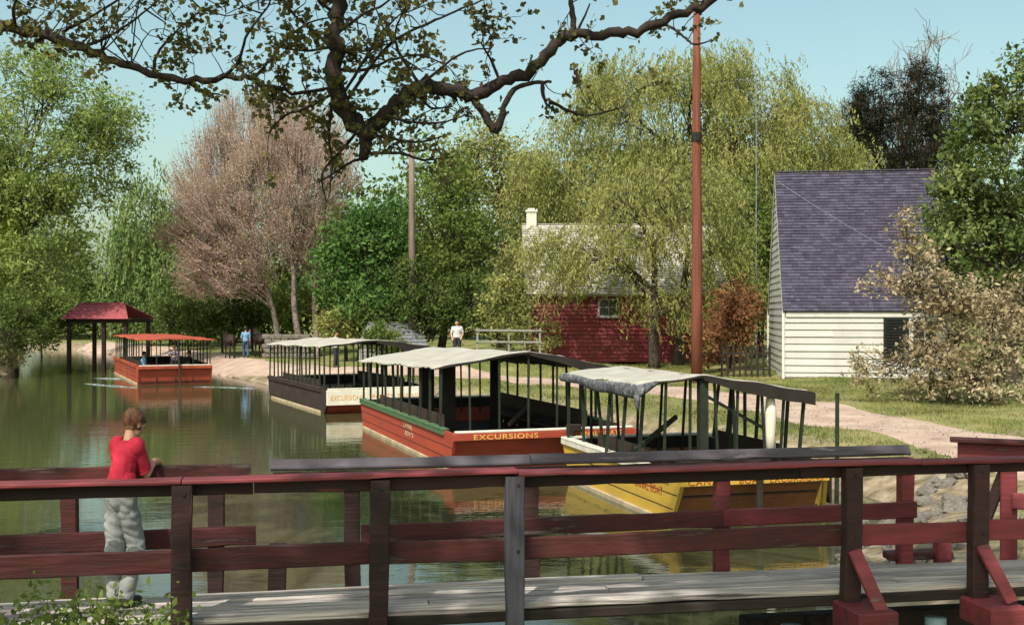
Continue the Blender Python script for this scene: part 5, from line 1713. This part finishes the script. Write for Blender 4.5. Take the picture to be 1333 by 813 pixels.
    def shell(name, mask, off, m, wrinkle=0.0, freq=30.0, ph=0.0):
        ids = np.nonzero(mask)[0]
        if not len(ids): return
        polys = [tuple(me.polygons[int(i)].vertices) for i in ids]
        used = sorted({v for p in polys for v in p})
        mp_ = {v: i for i, v in enumerate(used)}
        co = vco[used]; no = vno[used]
        wv_ = wrinkle * (1.1 * np.array([abs(mnoise.noise(Vector((float(c[0]) * 11 + ph * 9, float(c[1]) * 11, float(c[2]) * 17 + float(c[0]) * 9)))) * 2.4 - .6 for c in co]) + .5 * np.sin(co[:, 2] * freq + 3 * np.sin(co[:, 0] * freq * .45 + ph) + co[:, 1] * freq * .5) + .6 * np.sin(co[:, 2] * freq * .43 - co[:, 0] * freq * .8 + ph * 2)) if wrinkle else 0
        wv_ = np.maximum(wv_, -.75 * off * k_) if wrinkle else 0
        q = co + no * (off * k_ + wv_)[:, None] if wrinkle else co + no * off * k_
        s_ = bpy.data.meshes.new(name)
        s_.from_pydata(q, [], [tuple(mp_[v] for v in p) for p in polys])
        bm = bmesh.new(); bm.from_mesh(s_)
        if len(polys) < 60000:
            be = [e for e in bm.edges if e.is_boundary]
            ex = bmesh.ops.extrude_edge_only(bm, edges=be)       # turn the hem in
            for v in [g for g in ex['geom'] if isinstance(g, bmesh.types.BMVert)]:
                v.co -= Vector((0, 0, 0)) + v.normal * (off * k_ * .9)
        bm.to_mesh(s_); bm.free()
        s_.materials.append(m)
        s_.polygons.foreach_set('use_smooth', [True] * len(s_.polygons))
        link(name, s_, ob_)
    shell('trousers', pants, .020 if fine else .014, M[legs], .0095 * k_ if fine else .003, 30, .6)
    shell('shirt', shirt, .020, M[top], .005 * k_ if fine else .002, 26, 1.7)
    for sg in 'LR':
        shell('shoe', names == 'foot' + sg, .010, M[shoe])
    shell('hair', hairm, .016, M[hair], .004 * k_ if fine else 0, 95)
    # eyes
    for sg in (-1, 1):
        e = MB()
        c = hv(sg * .031, .093, .012) * k_
        capsule(e, c, .011 * k_, c + np.array([0, 0, .0005]), .011 * k_, 8)
        e.build('eye', M['hair_dark'], ob_, True)
    return ob_

# the boy leaning on the far rail
ux, uy = math.cos(BR), math.sin(BR)
s_ = bx(157, .34)
bl = Vector((ux * s_ - uy * .34, 8.0 + uy * s_ + ux * .34, DZ + .003))
boy_pose = dict(pelvis=(.0, .00, .93), waist=(-.005, .035, 1.08), chest=(-.01, .11, 1.29), neck0=(0, .155, 1.43), neck1=(.005, .185, 1.465), head=(.012, .225, 1.54),
    shL=(-.118, .12, 1.37), elL=(-.14, .26, 1.17), wrL=(-.06, .38, 1.21), shR=(.118, .11, 1.36), elR=(.165, .21, 1.12), wrR=(.15, .38, 1.21), handL=(.3, .9, -.1), handR=(-.15, .95, -.15),
    hiL=(-.062, .0, .90), knL=(-.075, .02, .49), anL=(-.055, -.03, .09), toL=(-.08, .14, .035), hiR=(.066, .0, .90), knR=(.095, .12, .51), anR=(.07, -.02, .09), toR=(.12, .13, .035))
boy = person('boy in a red shirt and light grey trousers standing on the footbridge', bl, BR + R(-22), 1.39, boy_pose, 'shirt_red', 'trousers', 'hair_brown', 'shoe', .0085, True, .85, 24, 22, .83, hs=1.06, legk=1.18)
boy.scale = (.84, .9, 1.0)

man_pose = dict(elL=(-.27, -.05, 1.14), wrL=(-.20, .12, .98), elR=(.27, -.05, 1.14), wrR=(.22, .10, .95))
mx_ = P(595, 0, 51).x
person('man in a white shirt standing on the bank behind the red boat canopy', (mx_, 51, gz(mx_, 51)), R(180), 1.70, man_pose, 'shirt_white', 'dark_cloth', voxel=.016, thick=1.12)
mx_ = P(320, 0, 66.5).x
person('person in a light blue shirt walking behind the mules', (mx_, 66.5, gz(mx_, 66.5) + .03), R(20), 1.75, dict(knL=(-.1, .14, .52), anL=(-.1, .12, .1), toL=(-.1, .30, .05), anR=(.1, -.22, .10), toR=(.1, -.06, .03), elL=(-.24, .08, 1.13), wrL=(-.22, .27, 1.02)), 'shirt_blue', 'denim', voxel=.016)
mx_ = P(437, 0, 55).x
person('person in a white top standing on the towpath above the white boat canopy', (mx_, 55, gz(mx_, 55) + .03), R(-100), 1.72, dict(elR=(.2, .22, 1.2), wrR=(.12, .42, 1.22)), 'shirt_white', 'dark_cloth', voxel=.016)
def on_boat(root, x, y, z):
    c, s = math.cos(root.rotation_euler.z), math.sin(root.rotation_euler.z)
    return (root.location.x + c * x - s * y, root.location.y + s * x + c * y, z)
st_loc = on_boat(ob, 1.72, .62, .128)
person('boatman in a grey violet shirt leaning on a pole in the orange boat', st_loc, ob.rotation_euler.z + R(165), 1.78, dict(waist=(0, .03, 1.1), chest=(0, .10, 1.30), neck0=(0, .15, 1.43), neck1=(0, .17, 1.49), head=(0, .21, 1.60), shL=(-.175, .1, 1.38), shR=(.175, .1, 1.38), elL=(-.22, .28, 1.17), wrL=(-.05, .46, 1.15), elR=(.2, .28, 1.25), wrR=(.02, .47, 1.36)), 'violet_cloth', 'dark_cloth', voxel=.016, sleeve=1.6)
SEAT = dict(seated=True, pelvis=(0, 0, .54), waist=(0, -.01, .70), chest=(0, -.01, .92), neck0=(0, -.01, 1.06), neck1=(0, 0, 1.13), head=(0, .02, 1.235), shL=(-.175, 0, 1.0), shR=(.175, 0, 1.0), elL=(-.22, .05, .74), wrL=(-.12, .27, .66), elR=(.22, .05, .74), wrR=(.12, .27, .66),
            hiL=(-.09, .02, .54), knL=(-.11, .42, .52), anL=(-.11, .40, .10), toL=(-.12, .56, .035), hiR=(.09, .02, .54), knR=(.11, .42, .52), anR=(.11, .40, .10), toR=(.12, .56, .035))
person('passenger in a blue shirt seated on the left bench of the orange boat', on_boat(ob, .55, 2.5, .128), ob.rotation_euler.z - R(90), 1.72, SEAT, 'shirt_blue', 'denim', voxel=.017)
person('passenger in dark clothes seated on the right bench of the orange boat', on_boat(ob, 2.8, 3.4, .128), ob.rotation_euler.z + R(90), 1.70, SEAT, 'dark_cloth', 'dark_cloth', voxel=.017)
t = MB()
a_ = Vector(on_boat(ob, 1.80, -.02, 1.55)); c_ = Vector(on_boat(ob, 1.86, -.42, -.5))
t.tube([a_ + (a_ - c_) * .25, a_, a_.lerp(c_, .5), c_], [.035, .04, .045, .04], 7)
tag(t.build('boat_pole', M['stringer'], org=a_), 'dark wooden pole held upright over the stern of the orange boat', 'pole')

def mule(label, loc, rz, k=1.0, head_down=0.0):
    mb = MB()
    B = []
    c = lambda a, ra, b, rb: capsule(mb, Vector(a) * k, ra * k, Vector(b) * k, rb * k, 12)
    c((0, .42, 1.12), .27, (0, .05, 1.05), .285); c((0, .05, 1.05), .285, (0, -.42, 1.14), .275)      # trunk
    c((0, .45, 1.05), .24, (0, .5, .98), .2); c((0, -.45, 1.1), .26, (0, -.55, 1.08), .22)
    c((0, .52, 1.22), .19, (0, .86, 1.56 - head_down), .115)                                          # neck
    c((0, .50, 1.30), .15, (0, .84, 1.62 - head_down), .09)
    c((0, .88, 1.60 - head_down), .105, (0, 1.10, 1.40 - head_down), .085); c((0, 1.10, 1.40 - head_down), .082, (0, 1.22, 1.27 - head_down), .065)
    for s in (-1, 1):
        c((s * .055, .85, 1.68 - head_down), .03, (s * .10, .83, 1.93 - head_down), .012)             # long ears
        c((s * .13, .42, 1.0), .13, (s * .12, .44, .66), .072); c((s * .12, .44, .66), .066, (s * .12, .43, .52), .06); c((s * .12, .43, .52), .055, (s * .12, .42, .18), .036); c((s * .12, .42, .18), .04, (s * .12, .47, .05), .055)
        c((s * .14, -.48, 1.02), .19, (s * .14, -.36, .76), .115); c((s * .14, -.36, .76), .10, (s * .13, -.60, .53), .062); c((s * .13, -.60, .53), .056, (s * .13, -.56, .18), .038); c((s * .13, -.56, .18), .042, (s * .13, -.50, .05), .056)
    c((0, -.70, 1.20), .045, (0, -.80, .95), .05); c((0, -.80, .95), .05, (0, -.80, .55), .035)       # tail
    me = solid(mb, .022 * k, 3)
    me.materials.clear(); me.materials.append(M['mule'])
    me.polygons.foreach_set('use_smooth', [True] * len(me.polygons))
    o = link('mule', me)
    o.location = loc; o.rotation_euler = (0, 0, rz)
    tag(o, label, 'mule')
    h = MB()
    pts = [(.29 * k * math.cos(q), .40 * k + .10 * k * math.sin(q) * 0, (1.13 + .285 * math.sin(q)) * k) for q in np.linspace(0, 6.28, 17)]
    h.tube(pts, .035 * k, 6)
    h.build('harness_collar', M['stringer'], o)
    return o
mx_ = P(299, 0, 67).x
mule('dark towing mule with lowered head left of the person in blue', (mx_, 67, gz(mx_, 67) + .03), R(28), 1.0, .18)
mx_ = P(339, 0, 67.5).x
mule('dark towing mule right of the person in blue', (mx_, 67.5, gz(mx_, 67.5) + .03), R(35), 1.0, 0)
t = MB()
a_ = Vector((P(299, 0, 67).x + .3, 66.3, gz(-16, 66) + 1.0)); c_ = Vector(on_boat(ob, 3.1, 10.8, 1.1))
t.tube([a_, a_.lerp(c_, .5) - Vector((0, 0, .35)), c_], .012, 4)
tag(t.build('tow_rope', M['stringer'], org=a_), 'thin tow rope from the left mule to the orange boat', 'rope')
